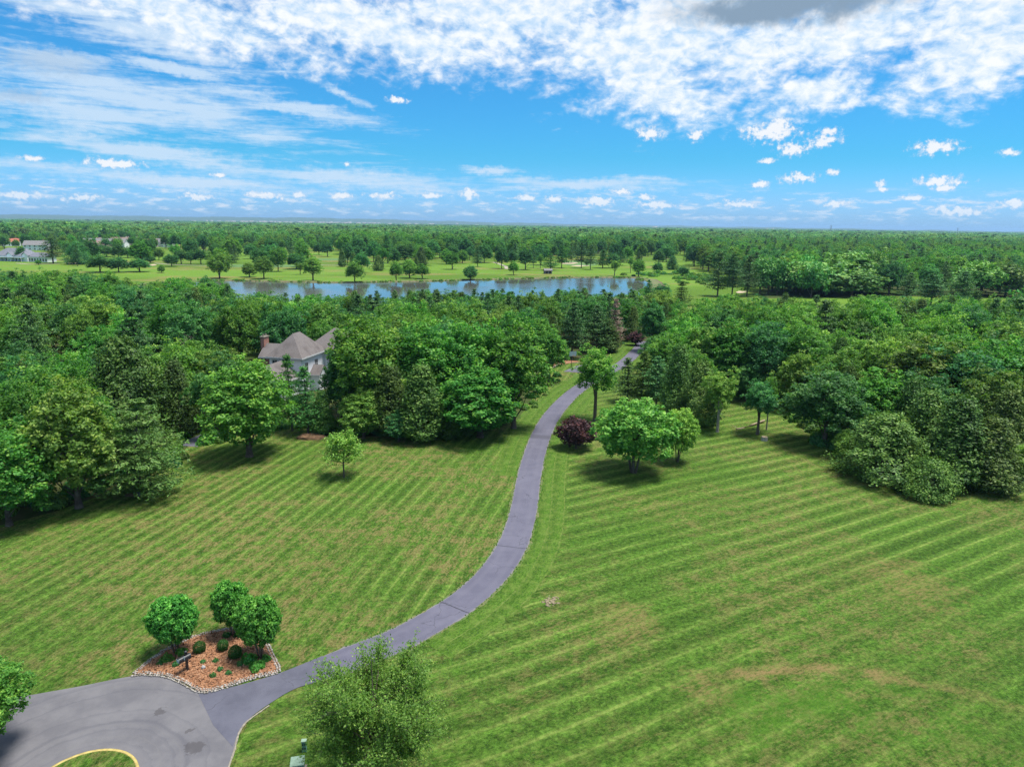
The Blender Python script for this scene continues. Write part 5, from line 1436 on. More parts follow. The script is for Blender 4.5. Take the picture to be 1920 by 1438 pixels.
# ================================================================== BUILDINGS AND SMALL THINGS
m_siding, nt, bs = material('white_siding')
p = nt.node('ShaderNodeTexCoord').outputs['Object']
zz = nt.xyz(p)[2]
sd_ = nt.math('FRACT', nt.mul(zz, 6.0))
c = nt.mix(nt.step(nt.noise(p, 1.2, 4), 0.3, 0.7), (0.84, 0.86, 0.92), (0.93, 0.94, 0.98))
c = nt.mix(nt.mul(nt.step(sd_, 0.88, 0.98), 0.35), c, (0.45, 0.46, 0.50))
nt.put(bs.inputs['Base Color'], c); bs.inputs['Roughness'].default_value = 0.6
nt.put(bs.inputs['Normal'], nt.bump(sd_, 0.4, 0.03))
def shingle(name, c0, c1, stain):
    m, nt, bs = material(name)
    p = nt.node('ShaderNodeTexCoord').outputs['Object']
    br = nt.node('ShaderNodeTexBrick'); nt.put(br.inputs['Vector'], nt.mapping(p, scale=(3.0, 3.0, 3.0)))
    br.inputs['Color1'].default_value = (*c0, 1); br.inputs['Color2'].default_value = (*c1, 1); br.inputs['Mortar'].default_value = (c0[0] * 0.6, c0[1] * 0.6, c0[2] * 0.6, 1)
    n = nt.noise(nt.mapping(p, scale=(0.5, 0.5, 0.15)), 1.0, 5, 0.6)
    c = nt.mix(nt.mul(nt.step(n, 0.45, 0.7), 0.7), br.outputs[0], stain)
    nt.put(bs.inputs['Base Color'], c); bs.inputs['Roughness'].default_value = 0.9
    nt.put(bs.inputs['Normal'], nt.bump(nt.noise(p, 9, 3), 0.4, 0.03))
    return m
m_roof = shingle('weathered_shingles', (0.150, 0.130, 0.126), (0.205, 0.180, 0.174), (0.085, 0.070, 0.070))
m_brick, nt, bs = material('red_brick')
p = nt.node('ShaderNodeTexCoord').outputs['Object']
br = nt.node('ShaderNodeTexBrick'); px_, py_, pz_ = nt.xyz(p)
nt.put(br.inputs['Vector'], nt.mapping(nt.com(nt.add(px_, py_), pz_, 0.0), scale=(4, 4, 4)))
br.inputs['Color1'].default_value = (0.30, 0.105, 0.065, 1); br.inputs['Color2'].default_value = (0.40, 0.155, 0.10, 1); br.inputs['Mortar'].default_value = (0.42, 0.36, 0.31, 1)
nt.put(bs.inputs['Base Color'], br.outputs[0]); bs.inputs['Roughness'].default_value = 0.9
m_trim = simple('white_trim', (0.58, 0.58, 0.59), 0.5, 0.06, 2)
m_glass, nt, bs = material('window_glass')
bs.inputs['Base Color'].default_value = (0.03, 0.04, 0.05, 1); bs.inputs['Roughness'].default_value = 0.08; bs.inputs['Specular IOR Level'].default_value = 0.6

def wall_box(name, parent, x0, x1, y0, y1, z0, z1, mat):
    bm = bmesh.new(); box_bm(bm, x0, x1, y0, y1, z0, z1); return bm_obj(name, bm, mat, parent)

def roof_part(parent, x0, x1, y0, y1, ze, zr, ov, mat, hip=True, along_x=True, name='roof', trim=m_trim):
    """hip or gable roof with thickness, fascia board below its rim"""
    X0, X1, Y0, Y1 = x0 - ov, x1 + ov, y0 - ov, y1 + ov
    bm = bmesh.new()
    if along_x:
        h = (Y1 - Y0) / 2 if hip else 0.0; h = min(h, (X1 - X0) / 2 - 0.05)
        ra, rb = (X0 + h, (Y0 + Y1) / 2), (X1 - h, (Y0 + Y1) / 2)
    else:
        h = (X1 - X0) / 2 if hip else 0.0; h = min(h, (Y1 - Y0) / 2 - 0.05)
        ra, rb = ((X0 + X1) / 2, Y0 + h), ((X0 + X1) / 2, Y1 - h)
    lay = []
    for dz in (0.0, -0.22):
        e = [bm.verts.new((a, b, ze + dz)) for a, b in ((X0, Y0), (X1, Y0), (X1, Y1), (X0, Y1))]
        r_ = [bm.verts.new((*ra, zr + dz)), bm.verts.new((*rb, zr + dz))]
        fs = [(e[0], e[1], r_[1], r_[0]), (e[1], e[2], r_[1]), (e[2], e[3], r_[0], r_[1]), (e[3], e[0], r_[0])] if along_x else [(e[0], e[1], r_[0]), (e[1], e[2], r_[1], r_[0]), (e[2], e[3], r_[1]), (e[3], e[0], r_[0], r_[1])]
        if not hip: fs = [q for q in fs if len(q) == 4]
        for q in fs: bm.faces.new(q)
        lay.append((e, r_))
    (e, r_), (e2, r2) = lay
    rim = [(0, 1), (1, 2), (2, 3), (3, 0)]
    for a, b in rim:
        if hip or (len({a, b} & {0, 1}) in (0, 2)) == along_x: bm.faces.new((e[a], e[b], e2[b], e2[a]))
    if not hip:
        prs = [(1, 2, 1), (3, 0, 0)] if along_x else [(0, 1, 0), (2, 3, 1)]
        for a, b, k in prs:
            bm.faces.new((e[a], r_[k], r2[k], e2[a])); bm.faces.new((r_[k], e[b], e2[b], r2[k]))
    o = bm_obj(name, bm, mat, parent)
    bm = bmesh.new()
    t = 0.07
    if hip or along_x:
        box_bm(bm, X0, X1, Y0 - t, Y0 - 0.004, ze - 0.30, ze - 0.02); box_bm(bm, X0, X1, Y1 + 0.004, Y1 + t, ze - 0.30, ze - 0.02)
    if hip or not along_x:
        box_bm(bm, X0 - t, X0 - 0.004, Y0, Y1, ze - 0.30, ze - 0.02); box_bm(bm, X1 + 0.004, X1 + t, Y0, Y1, ze - 0.30, ze - 0.02)
    bm_obj('fascia', bm, trim, o)
    return o

def gable_wall(parent, x0, x1, y0, y1, ze, zr, mat, along_x=True):
    bm = bmesh.new()
    if along_x: prs = [[(x0, y0), (x0, y1)], [(x1, y0), (x1, y1)]]
    else: prs = [[(x0, y0), (x1, y0)], [(x0, y1), (x1, y1)]]
    for (a, b) in prs:
        m_ = ((a[0] + b[0]) / 2, (a[1] + b[1]) / 2)
        bm.faces.new([bm.verts.new((*a, ze - 0.3)), bm.verts.new((*b, ze - 0.3)), bm.verts.new((*m_, zr - 0.3))])
    return bm_obj('gable_wall', bm, mat, parent)

def window(parent, x, y, z, w_, h_, face, mat=m_trim, name='window'):
    """face: unit direction the window looks along, in the house's own axes"""
    fx, fy = face
    M = Matrix.Translation((x, y, z)) @ Matrix.Rotation(math.atan2(fy, fx) - math.pi / 2, 4, 'Z')
    bm = bmesh.new(); t = 0.09
    for (a, b, c_, d) in ((-w_ / 2 - t, w_ / 2 + t, h_, h_ + t), (-w_ / 2 - t, w_ / 2 + t, -t, 0), (-w_ / 2 - t, -w_ / 2, 0, h_), (w_ / 2, w_ / 2 + t, 0, h_), (-0.025, 0.025, 0, h_), (-w_ / 2, -0.03, h_ / 2 - 0.025, h_ / 2 + 0.025), (0.03, w_ / 2, h_ / 2 - 0.025, h_ / 2 + 0.025)):
        box_bm(bm, a, b, 0.005, 0.08, c_, d, M)
    o = bm_obj(name, bm, mat, parent)
    bm = bmesh.new(); box_bm(bm, -w_ / 2, w_ / 2, 0.004, 0.03, 0, h_, M); bm_obj('pane', bm, m_glass, o)
    return o

# ---- the grey-roofed house among the trees on the left
A_ = P(564, 671, 7.2)
house = empty('house', (A_.x, A_.y, 0), R(-12))
tag(house, 'white house with a weathered grey hip roof and brick chimney among the trees', 'house')
# own axes: x to the right along the front, y away from the camera; the near right corner of the main block is the origin
wall_box('wall', house, -6.8, 0, 0, 9.6, -0.3, 7.0, m_siding)
roof_part(house, -6.8, 0, 0, 9.6, 7.15, 11.3, 0.45, m_roof, True, False)
wall_box('wall', house, -3.5, 5.4, 9.7, 17.5, -0.3, 7.2, m_siding)                          # rear wing to the right
roof_part(house, -3.5, 5.4, 9.3, 17.5, 7.35, 11.2, 0.45, m_roof, True, True)
wall_box('wall', house, -9.6, -6.85, 1.5, 6.6, -0.3, 6.6, m_brick)                         # left brick wing with gable
roof_part(house, -9.6, -6.5, 1.5, 6.6, 6.7, 9.0, 0.35, m_roof, False, True)
gable_wall(house, -9.6, -6.9, 1.5, 6.6, 6.9, 9.0, m_brick, True)
wall_box('wall', house, -6.9, -0.8, -6.5, -0.05, -0.3, 3.4, m_siding)                       # low front wing
roof_part(house, -6.9, -0.8, -6.5, 1.0, 3.55, 6.6, 0.4, m_roof, False, False)
gable_wall(house, -6.9, -0.8, -6.5, 0.9, 3.75, 6.6, m_siding, False)
ch = wall_box('chimney', house, -10.4, -9.65, 3.1, 4.9, -0.3, 10.2, m_brick)
bm = bmesh.new(); box_bm(bm, -10.52, -9.53, 2.98, 5.02, 10.21, 10.42); bm_obj('chimney_cap', bm, m_edging, ch)
for py_ in (3.55, 4.45):
    bm = bmesh.new(); bmesh.ops.create_cone(bm, cap_ends=False, segments=10, radius1=0.2, radius2=0.17, depth=0.5, matrix=Matrix.Translation((-10.02, py_, 10.66))); bm_obj('chimney_pot', bm, m_edging, ch)
for (x, y, z) in ((0.0, 2.0, 4.2), (0.0, 6.0, 4.2), (0.0, 2.0, 1.2), (0.0, 6.0, 1.2)): window(house, x, y, z, 1.1, 1.6, (1, 0))
for (x, y, z) in ((-5.4, -6.5, 0.9), (-2.4, -6.5, 0.9)): window(house, x, y, z, 1.2, 1.6, (0, -1))
for (x, y, z) in ((-5.6, 0.0, 5.0), (1.5, 9.7, 4.4), (3.8, 9.7, 4.4)): window(house, x, y, z, 1.0, 1.4, (0, -1))
# little gabled dormer roof on the right wall
wall_box('porch_wall', house, 0.05, 2.0, 3.2, 6.6, -0.3, 3.2, m_siding)
roof_part(house, -0.1, 2.0, 3.2, 6.6, 3.3, 5.0, 0.3, m_roof, False, True, 'porch_roof')
gable_wall(house, 0.06, 2.0, 3.2, 6.6, 3.5, 5.0, m_siding, True)
bm = bmesh.new(); bmesh.ops.create_cone(bm, cap_ends=True, segments=8, radius1=0.07, radius2=0.07, depth=0.6, matrix=Matrix.Translation((-2.4, 3.5, 9.7))); bm_obj('vent_pipe', bm, m_trim, house)

# ---- brick house hidden in the right wood
bh = empty('brick_house', (47.5, 152.0, 0), R(8))
tag(bh, 'red brick house almost hidden by the wood right of the driveway', 'house')
wall_box('wall', bh, -6.5, 6.5, -4, 4, -0.3, 6.0, m_brick)
roof_part(bh, -6.5, 6.5, -4, 4, 6.1, 9.0, 0.4, m_roof, False, True)
gable_wall(bh, -6.5, 6.5, -4, 4, 6.3, 9.0, m_brick, True)
for x in (-5, -2.6, 2.6, 5):
    for z in (1.0, 3.8): window(bh, x, -4.0, z, 1.0, 1.5, (0, -1))
bm = bmesh.new(); box_bm(bm, -0.5, 0.5, -4.06, -4.003, 0, 2.1); bm_obj('door', bm, m_trim, bh)

# ---- clubhouse
m_club_roof = shingle('slate_grey_roof', (0.17, 0.18, 0.22), (0.22, 0.23, 0.27), (0.14, 0.15, 0.18))
m_green_roof = simple('pale_porch_roof', (0.42, 0.52, 0.50), 0.7, 0.1, 1)
q = P(40, 491)
club = empty('clubhouse', (q.x, q.y, 0), R(-14)); club.scale = (0.82, 0.82, 0.82)
tag(club, 'long white clubhouse with slate grey roof and porch at the far left', 'clubhouse')
wall_box('wall', club, -34, 4, 2, 18, -0.3, 5.2, m_siding)
roof_part(club, -34, 4, 2, 18, 5.3, 12.0, 0.8, m_club_roof, True, True)
wall_box('wall', club, 4.2, 27, 3, 13, -0.3, 4.6, m_siding)
roof_part(club, 4.2, 27, 3, 13, 4.7, 8.6, 0.7, m_club_roof, True, True)
bm = bmesh.new(); box_bm(bm, -34, 3, -3.0, 1.9, 3.7, 4.0); bm_obj('porch_roof', bm, m_green_roof, club)
for x in np.arange(-33, 3.1, 4.0):
    bm = bmesh.new(); bmesh.ops.create_cone(bm, cap_ends=True, segments=10, radius1=0.28, radius2=0.24, depth=3.9, matrix=Matrix.Translation((x, -2.6, 1.74))); bm_obj('column', bm, m_trim, club)
for x in np.arange(-31, 3, 4.0): window(club, x, 2.0, 0.6, 2.0, 2.4, (0, -1))
for x in np.arange(6.5, 26, 3.2): window(club, x, 3.0, 0.8, 1.9, 2.4, (0, -1))
for sx, sy, sh in ((-14, 0.5, 8.6), (3.5, 1.0, 9.0)):
    wall_box('gable_bay', club, sx - 3, sx + 3, sy, sy + 5, -0.3, 6.0, m_siding)
    roof_part(club, sx - 3, sx + 3, sy, sy + 5, 6.1, sh, 0.5, m_club_roof, False, False, 'bay_roof'); gable_wall(club, sx - 3, sx + 3, sy, sy + 5, 6.3, sh, m_siding, False)
# ---- far houses
ROOFS = {'tan': shingle('tan_shingles', (0.22, 0.17, 0.13), (0.27, 0.21, 0.17), (0.18, 0.14, 0.11)), 'grey': shingle('grey_shingles', (0.19, 0.185, 0.19), (0.24, 0.23, 0.23), (0.15, 0.145, 0.15)), 'pink': shingle('rosy_shingles', (0.26, 0.165, 0.145), (0.30, 0.19, 0.17), (0.22, 0.14, 0.12)), 'red': simple('coral_roof', (0.40, 0.13, 0.085), 0.8, 0.1, 1)}
m_cream = simple('cream_wall', (0.36, 0.335, 0.29), 0.8, 0.08, 1)
def far_house(px, py, w_, d_, he, hr, rot, roof, wall, label, hip=False):
    q = P(px, py)
    h = empty('house', (q.x, q.y, 0), R(rot)); tag(h, label, 'house', 'houses beyond the golf course')
    wall_box('wall', h, -w_ / 2, w_ / 2, 0, d_, -0.3, he, wall)
    r_ = roof_part(h, -w_ / 2, w_ / 2, 0, d_, he + 0.1, hr, 0.5, roof, hip, True)
    if not hip: gable_wall(h, -w_ / 2, w_ / 2, 0, d_, he + 0.3, hr, wall, True)
    bm = bmesh.new(); box_bm(bm, w_ / 4, w_ / 4 + 1.0, d_ * 0.55, d_ * 0.55 + 1.0, hr - 1.6, hr + 1.0); bm_obj('chimney', bm, m_brick, r_)
    for x in np.linspace(-w_ / 2 + 2, w_ / 2 - 2, max(2, int(w_ / 4))):
        window(h, x, 0.0, 0.9, 1.2, 1.5, (0, -1))
        if he > 5: window(h, x, 0.0, 3.7, 1.2, 1.5, (0, -1))
    return h
HL = [(66, 470, 22, 12, 5.5, 10, 12, 'grey', 'grey roofed house right above the clubhouse end'),
      (178, 469, 24, 13, 5.5, 10, -6, 'pink', 'rosy roofed house left in the row above the fairway'), (172, 463, 20, 12, 5.5, 10, 10, 'grey', 'grey roofed house behind the rosy roofed one'),
      (192, 461, 20, 12, 5.5, 10, -4, 'tan', 'tan roofed house just right of the grey one in the row'), (212, 465, 26, 13, 5.5, 10.5, 5, 'grey', 'wide grey house in the middle of the row'), (206, 460, 20, 12, 5.5, 10, -8, 'pink', 'rosy roofed house behind the wide grey one'),
      (228, 460, 20, 12, 5.5, 10, 8, 'tan', 'tan house right of the wide grey one'), (246, 458, 18, 12, 5.5, 10, 0, 'grey', 'pale roofed house near the right of the row'), (281, 464, 16, 12, 5.5, 10, 20, 'pink', 'pale gabled house standing by the upper fairway'), (292, 463, 18, 12, 5.5, 10, -14, 'grey', 'last grey house at the right of the row'), (312, 464, 14, 10, 4.5, 8, 4, 'grey', 'low house half hidden right of the row'),
      (22, 462, 16, 11, 5.0, 9, 30, 'red', 'small reddish roof over the clubhouse'), (34, 455, 14, 10, 5.0, 9, -20, 'grey', 'little pale house in the trees over the clubhouse'),
      (1294, 466, 16, 11, 5.5, 10, 5, 'grey', 'white fronted house left of the right wood'), (1322, 467, 16, 11, 5.5, 10, -10, 'grey', 'second white fronted house left of the right wood'), (1388, 468, 15, 11, 5.0, 9, 14, 'tan', 'small house with tan roof among the trees right of centre'),
      (1405, 489, 11, 9, 5.0, 9.5, 40, 'grey', 'pale roof corner above the dark pines'), (1491, 481, 10, 9, 7.0, 11, 30, 'grey', 'narrow white gable in the trees on the right'), (1578, 488, 15, 10, 9.0, 14.0, -25, 'red', 'white house with a coral red roof in the right wood'), (1128, 474, 10, 10, 9, 12, 20, 'grey', 'pale tall house behind the tan field')]
for (px_, py_, w_, d_, he, hr, rot_, rf, lab) in HL: far_house(px_, py_, w_, d_, he, hr, rot_, ROOFS[rf], m_siding if rf in ('grey', 'red') else m_cream, lab)

# ---- shelter by the pond
q = P(1028, 514)
sh = empty('shelter', (q.x, q.y, 0), R(10)); tag(sh, 'small dark shelter with a grey roof on the far pond bank', 'shelter')
m_darkwood = simple('dark_boards', (0.07, 0.065, 0.06), 0.9, 0.2, 2)
wall_box('wall', sh, -2.6, 2.6, 0, 3.4, 0, 2.3, m_darkwood)
roof_part(sh, -2.6, 2.6, 0, 3.4, 2.35, 3.6, 0.4, ROOFS['grey'], False, True, trim=m_darkwood)
for x in (-2.4, 0, 2.4): bm = bmesh.new(); box_bm(bm, x - 0.1, x + 0.1, -0.2, -0.02, 0, 2.3); bm_obj('post', bm, m_trim, sh)

# ---- things in and around the mulch bed
def bed_thing(name, x, y, me, leaf, sx, sz, label, cat, group=None):
    b = P(x, y); o = empty(name, (b.x, b.y, bed_z(b.x, b.y)), prng.uniform(0, 6))
    o.scale = (sx, sx, sz); tag(o, label, cat, group)
    f = link('foliage', me, leaf, o)
    if me.materials[0] is not leaf: f.material_slots[0].link = 'OBJECT'; f.material_slots[0].material = leaf
    Vt, Ft = tube([np.array([0, 0, -0.1]), np.array([0, 0, 0.5])], [0.05, 0.03], 5); link('stem', np_mesh('stem', Vt, Ft), m_bark, o)
    return o
ball = make_bush(71, 1.0, 1.0, 3000, 0.13)
low = [make_bush(72 + k, 1.0, 0.85, 900, 0.22, True) for k in range(3)]
for x, y, r_, lab in ((375, 1227, 0.48, 'clipped boxwood ball left of the three in the mulch bed'), (419, 1223, 0.45, 'clipped boxwood ball between the other two'), (442, 1237, 0.52, 'clipped boxwood ball on the right, the largest of three')):
    bed_thing('boxwood', x, y, ball, LM['box'], r_, r_ * 1.05, lab, 'shrub', 'boxwood balls in the mulch bed')
for k, (x, y, sx, sz, lf, lab) in enumerate([(314, 1241, 0.50, 0.55, 'crape', 'leafy clump left of the left crape myrtle stems'), (341, 1229, 0.42, 0.5, 'crape', 'leafy clump right of the left crape myrtle stems'), (468, 1244, 0.55, 0.7, 'crape', 'tall leafy clump left of the right crape myrtle stems'), (482, 1254, 0.62, 0.5, 'crape', 'leafy clump in front of the right crape myrtle stems'), (499, 1240, 0.35, 0.55, 'crape', 'leafy clump right of the right crape myrtle stems'), (426, 1196, 0.32, 0.4, 'deep', 'leafy clump left of the rear crape myrtle'), (450, 1195, 0.45, 0.4, 'deep', 'leafy clump right of the rear crape myrtle')]):
    bed_thing('perennial_clump', x, y, low[k % 3], LM[lf], sx, sz, lab, 'plant', 'leafy clumps in the mulch bed')
for k, (x, y, s_, lab) in enumerate([(300, 1248, 0.26, 'small grey green plant at the left tip of the mulch bed'), (330, 1251, 0.28, 'small plant between the left clump and the mailbox'), (381, 1247, 0.22, 'small plant below the left boxwood ball'), (405, 1245, 0.25, 'small plant below the middle boxwood ball'), (413, 1260, 0.24, 'small plant in the middle of the bare mulch'), (429, 1266, 0.24, 'small plant nearest the driveway side of the mulch'), (400, 1271, 0.25, 'small plant nearest the front point of the bed'), (451, 1250, 0.28, 'small plant below the largest boxwood ball')]):
    bed_thing('small_plant', x, y, low[k % 3], LM['deep'], s_, s_ * 1.0, lab, 'plant', 'small plants in the mulch bed')
# mailbox
m_black = simple('black_metal', (0.018, 0.020, 0.026), 0.4, 0.2, 4, 0.5)
m_palebox = simple('pale_panel', (0.30, 0.42, 0.44), 0.6, 0.1, 4)
q = P(352, 1260)
mbx = empty('mailbox', (q.x, q.y, bed_z(q.x, q.y)), R(-35)); mbx.scale = (1.5, 1.5, 1.15); tag(mbx, 'black mailbox on a post in the mulch bed', 'mailbox')
bm = bmesh.new(); box_bm(bm, -0.05, 0.05, -0.05, 0.05, -0.2, 1.25); bm_obj('post', bm, m_black, mbx)
bm = bmesh.new(); bmesh.ops.create_uvsphere(bm, u_segments=10, v_segments=6, radius=0.09, matrix=Matrix.Translation((0, 0, 1.33))); bm_obj('finial', bm, m_black, mbx, smooth=True)
prof_ = [(-0.14, 0.0), (0.14, 0.0), (0.14, 0.16)] + [(0.14 * math.cos(a), 0.16 + 0.14 * math.sin(a)) for a in np.linspace(0.3, math.pi - 0.3, 7)] + [(-0.14, 0.16)]
bm = bmesh.new(); fr_ = [bm.verts.new((x, -0.42, z + 0.82)) for x, z in prof_]; bk = [bm.verts.new((x, 0.20, z + 0.82)) for x, z in prof_]
bm.faces.new(fr_); bm.faces.new(bk[::-1])
for i in range(len(prof_)): bm.faces.new((fr_[i], bk[i], bk[(i + 1) % len(prof_)], fr_[(i + 1) % len(prof_)]))
box_o = bm_obj('box', bm, m_black, mbx)
bm = bmesh.new(); box_bm(bm, -0.11, 0.11, -0.44, -0.423, 0.85, 1.04); bm_obj('door', bm, m_palebox, box_o)
bm = bmesh.new(); box_bm(bm, 0.143, 0.165, -0.2, -0.17, 0.95, 1.2); bm_obj('flag', bm, m_palebox, box_o)
bm = bmesh.new(); box_bm(bm, -0.03, 0.03, -0.40, -0.051, 0.72, 0.80); bm_obj('arm', bm, m_black, mbx)

def rock(name, loc, sx, sy, sz, mat, label, cat, seed, group=None):
    r2 = np.random.default_rng(seed)
    bm = bmesh.new(); bmesh.ops.create_icosphere(bm, subdivisions=2, radius=1)
    for v in bm.verts:
        n_ = 1 + 0.10 * math.sin(5 * v.co.x + seed) + 0.10 * math.sin(6 * v.co.y + 2 * seed) + r2.normal(0, 0.03)
        v.co = Vector((v.co.x * sx * n_, v.co.y * sy * n_, v.co.z * sz * n_))
    o = bm_obj(name, bm, mat, None); o.location = loc; tag(o, label, cat, group); return o
m_rock = simple('pale_rock', (0.36, 0.35, 0.35), 0.9, 0.2, 5)
q = P(382, 1258); rock('rock', (q.x, q.y, bed_z(q.x, q.y) + 0.10), 0.16, 0.13, 0.15, m_rock, 'small pale rock right of the mailbox in the mulch', 'rock', 3)
# utility boxes in the grass
m_util = simple('faded_green_metal', (0.13, 0.27, 0.20), 0.6, 0.18, 4)
m_util2 = simple('pale_green_metal', (0.22, 0.32, 0.24), 0.6, 0.18, 4)
q = P(571, 1408)
ped = empty('utility_pedestal', (q.x, q.y, 0.02), R(8)); tag(ped, 'slim green utility pedestal with dark vents beside the foreground tree', 'utility box')
bm = bmesh.new(); box_bm(bm, -0.14, 0.14, -0.12, 0.12, -0.1, 0.72); bm_obj('body', bm, m_util, ped, 0.012)
bm = bmesh.new(); box_bm(bm, -0.165, 0.165, -0.145, 0.145, 0.722, 0.82); bm_obj('cap', bm, m_util2, ped, 0.015)
for x in (-0.07, 0.07):
    for z in (0.22, 0.50): bm = bmesh.new(); box_bm(bm, x - 0.04, x + 0.04, -0.128, -0.121, z, z + 0.12); bm_obj('vent', bm, m_black, ped)
q = P(559, 1447)
trf = empty('transformer_box', (q.x, q.y, 0.02), R(12)); tag(trf, 'pale green transformer box at the bottom edge beside the foreground tree', 'utility box')
bm = bmesh.new(); box_bm(bm, -0.38, 0.38, -0.38, 0.38, -0.1, 0.74); bm_obj('cabinet', bm, m_util2, trf, 0.02)
bm = bmesh.new(); box_bm(bm, -0.42, 0.42, -0.42, 0.42, 0.742, 0.80); bm_obj('lid', bm, m_util2, trf, 0.015)
bm = bmesh.new(); box_bm(bm, -0.5, 0.5, -0.5, 0.5, -0.1, 0.06); bm_obj('base_pad', bm, m_edging, trf)
bm = bmesh.new(); box_bm(bm, 0.1, 0.16, -0.40, -0.382, 0.32, 0.44); bm_obj('latch', bm, m_black, trf)
# fallen log, stump, pale marker
m_log = simple('pale_dead_log', (0.34, 0.27, 0.18), 0.9, 0.25, 3)
a, b, c_ = P(1381, 806), P(1410, 799), P(1433, 792)
log = empty('fallen_log', (a.x, a.y, 0.02), 0); tag(log, 'pale fallen log lying under the sparse trees at the lawn edge', 'log')
pth = [np.array([0, 0, 0.13]), np.array([b.x - a.x, b.y - a.y, 0.22]) * 0.4, np.array([b.x - a.x, b.y - a.y, 0.2]), np.array([c_.x - a.x, c_.y - a.y, 0.35])]
link('log_trunk', np_mesh('log_trunk', *tube(pth, [0.11, 0.15, 0.17, 0.19], 8), smooth=True), m_log, log)
link('branch', np_mesh('branch', *tube([pth[1] * 0.3, pth[1] * 0.3 + np.array([-0.9, 0.9, 0.5])], [0.06, 0.02], 5), smooth=True), m_log, log)
q = P(1433, 826)
st_ = empty('stump', (q.x, q.y, 0.02)); tag(st_, 'sawn pale stump on the grass just below the fallen log', 'stump')
bm = bmesh.new(); bmesh.ops.create_cone(bm, cap_ends=False, segments=14, radius1=0.55, radius2=0.48, depth=0.7, matrix=Matrix.Translation((0, 0, 0.28)))
bm_obj('bark', bm, simple('grey_stump_bark', (0.33, 0.32, 0.28), 0.95, 0.3, 5), st_, smooth=True)
bm = bmesh.new(); bmesh.ops.create_circle(bm, cap_ends=True, segments=14, radius=0.479, matrix=Matrix.Translation((0, 0, 0.632))); bm_obj('cut_face', bm, m_log, st_)
q = P(1422, 815)
mk = empty('marker_post', (q.x, q.y, 0.02)); tag(mk, 'short white post at the foot of the sparse tree by the stump', 'post')
bm = bmesh.new(); box_bm(bm, -0.09, 0.09, -0.09, 0.09, -0.1, 0.62); bm_obj('shaft', bm, m_trim, mk, 0.01)
bm = bmesh.new(); box_bm(bm, -0.12, 0.12, -0.12, 0.12, 0.622, 0.68); bm_obj('cap', bm, m_trim, mk, 0.01)
# basketball goal beside the side drive
q = P(1071, 689)
bb = empty('basketball_goal', (q.x, q.y, 0.02), R(200)); tag(bb, 'basketball goal with a pale backboard beside the side drive', 'basketball goal')
link('pole', np_mesh('pole', *tube([np.array([0, 0, -0.2]), np.array([0, 0, 2.6]), np.array([0, 0.7, 3.3])], [0.07, 0.06, 0.05], 8), smooth=True), m_black, bb)
bm = bmesh.new(); box_bm(bm, -0.9, 0.9, 0.72, 0.77, 2.85, 3.95); bd = bm_obj('backboard', bm, m_palebox, bb)
ringv = [np.array([0.23 * math.cos(t), 1.06 + 0.23 * math.sin(t), 3.05]) for t in np.linspace(0, 2 * math.pi, 17)]
link('rim', np_mesh('rim', *tube(ringv, [0.015] * 17, 5)), simple('orange_rim', (0.6, 0.16, 0.04), 0.5), bd)
# soil heap, dry scrape on the lawn, bare patch in the turf
q = P(582, 822); rock('soil_heap', (q.x, q.y, 0.0), 2.6, 1.0, 0.75, m_soil, 'brown soil heap below the slim evergreens in front of the house', 'soil heap', 9)
q = P(248, 929); rock('soil_heap', (q.x, q.y, 0.0), 1.0, 0.5, 0.25, m_soil, 'small brown mound under the layered pine', 'soil heap', 12)
m_scrape = simple('bare_sandy_soil', (0.26, 0.21, 0.135), 0.95, 0.4, 6)
J = Join(); q = P(1031, 1127)
for k in range(60):
    r2 = rng.normal(0, 0.32, 2); sz = rng.uniform(0.05, 0.13)
    J.add(ico_v * np.array([sz * 1.6, sz, sz * 0.5]) + np.array([q.x + r2[0] * 1.2, q.y + r2[1] * 1.2, 0.03]), ico_f)
o = link('bare_patch', np_mesh('bare_patch', *J.get()), m_scrape); tag(o, 'crumbled pale soil showing through the right lawn beside the driveway', 'soil', kind='stuff')
# transmission masts on the skyline
m_steel = simple('hazy_steel', (0.28, 0.30, 0.32), 0.6, 0.1, 1)
for px_, py_, dist, hgt, lab in ((1556, 446, 3200, 48, 'thin lattice mast on the skyline right of centre'), (1793, 449, 3600, 46, 'faint lattice mast on the skyline near the right edge')):
    r_ = ray(px_, py_); s_ = dist / r_[1]
    t_ = empty('lattice_mast', (r_[0] * s_, dist, 0)); tag(t_, lab, 'mast', 'masts on the skyline')
    J = Join()
    for sx in (-1, 1):
        for sy in (-1, 1): J.add(*tube([np.array([sx * 4, sy * 4, 0]), np.array([sx * 0.8, sy * 0.8, hgt * 0.7]), np.array([sx * 0.5, sy * 0.5, hgt])], [0.35, 0.3, 0.25], 4))
    for z in np.linspace(0.1, 0.95, 8):
        w2 = 4 - 3.3 * min(z / 0.7, 1); J.add(*tube([np.array([-w2, -w2, hgt * z]), np.array([w2, w2, hgt * z + 3])], [0.2, 0.2], 4)); J.add(*tube([np.array([w2, -w2, hgt * z]), np.array([-w2, w2, hgt * z + 3])], [0.2, 0.2], 4))
    link('lattice_frame', np_mesh('lattice_frame', *J.get()), m_steel, t_)
    J = Join()
    for z in (0.72, 0.83, 0.94): J.add(*tube([np.array([-7, 0, hgt * z]), np.array([0, 0, hgt * z + 1]), np.array([7, 0, hgt * z])], [0.3, 0.4, 0.3], 4))
    link('cross_arm', np_mesh('cross_arm', *J.get()), m_steel, t_)
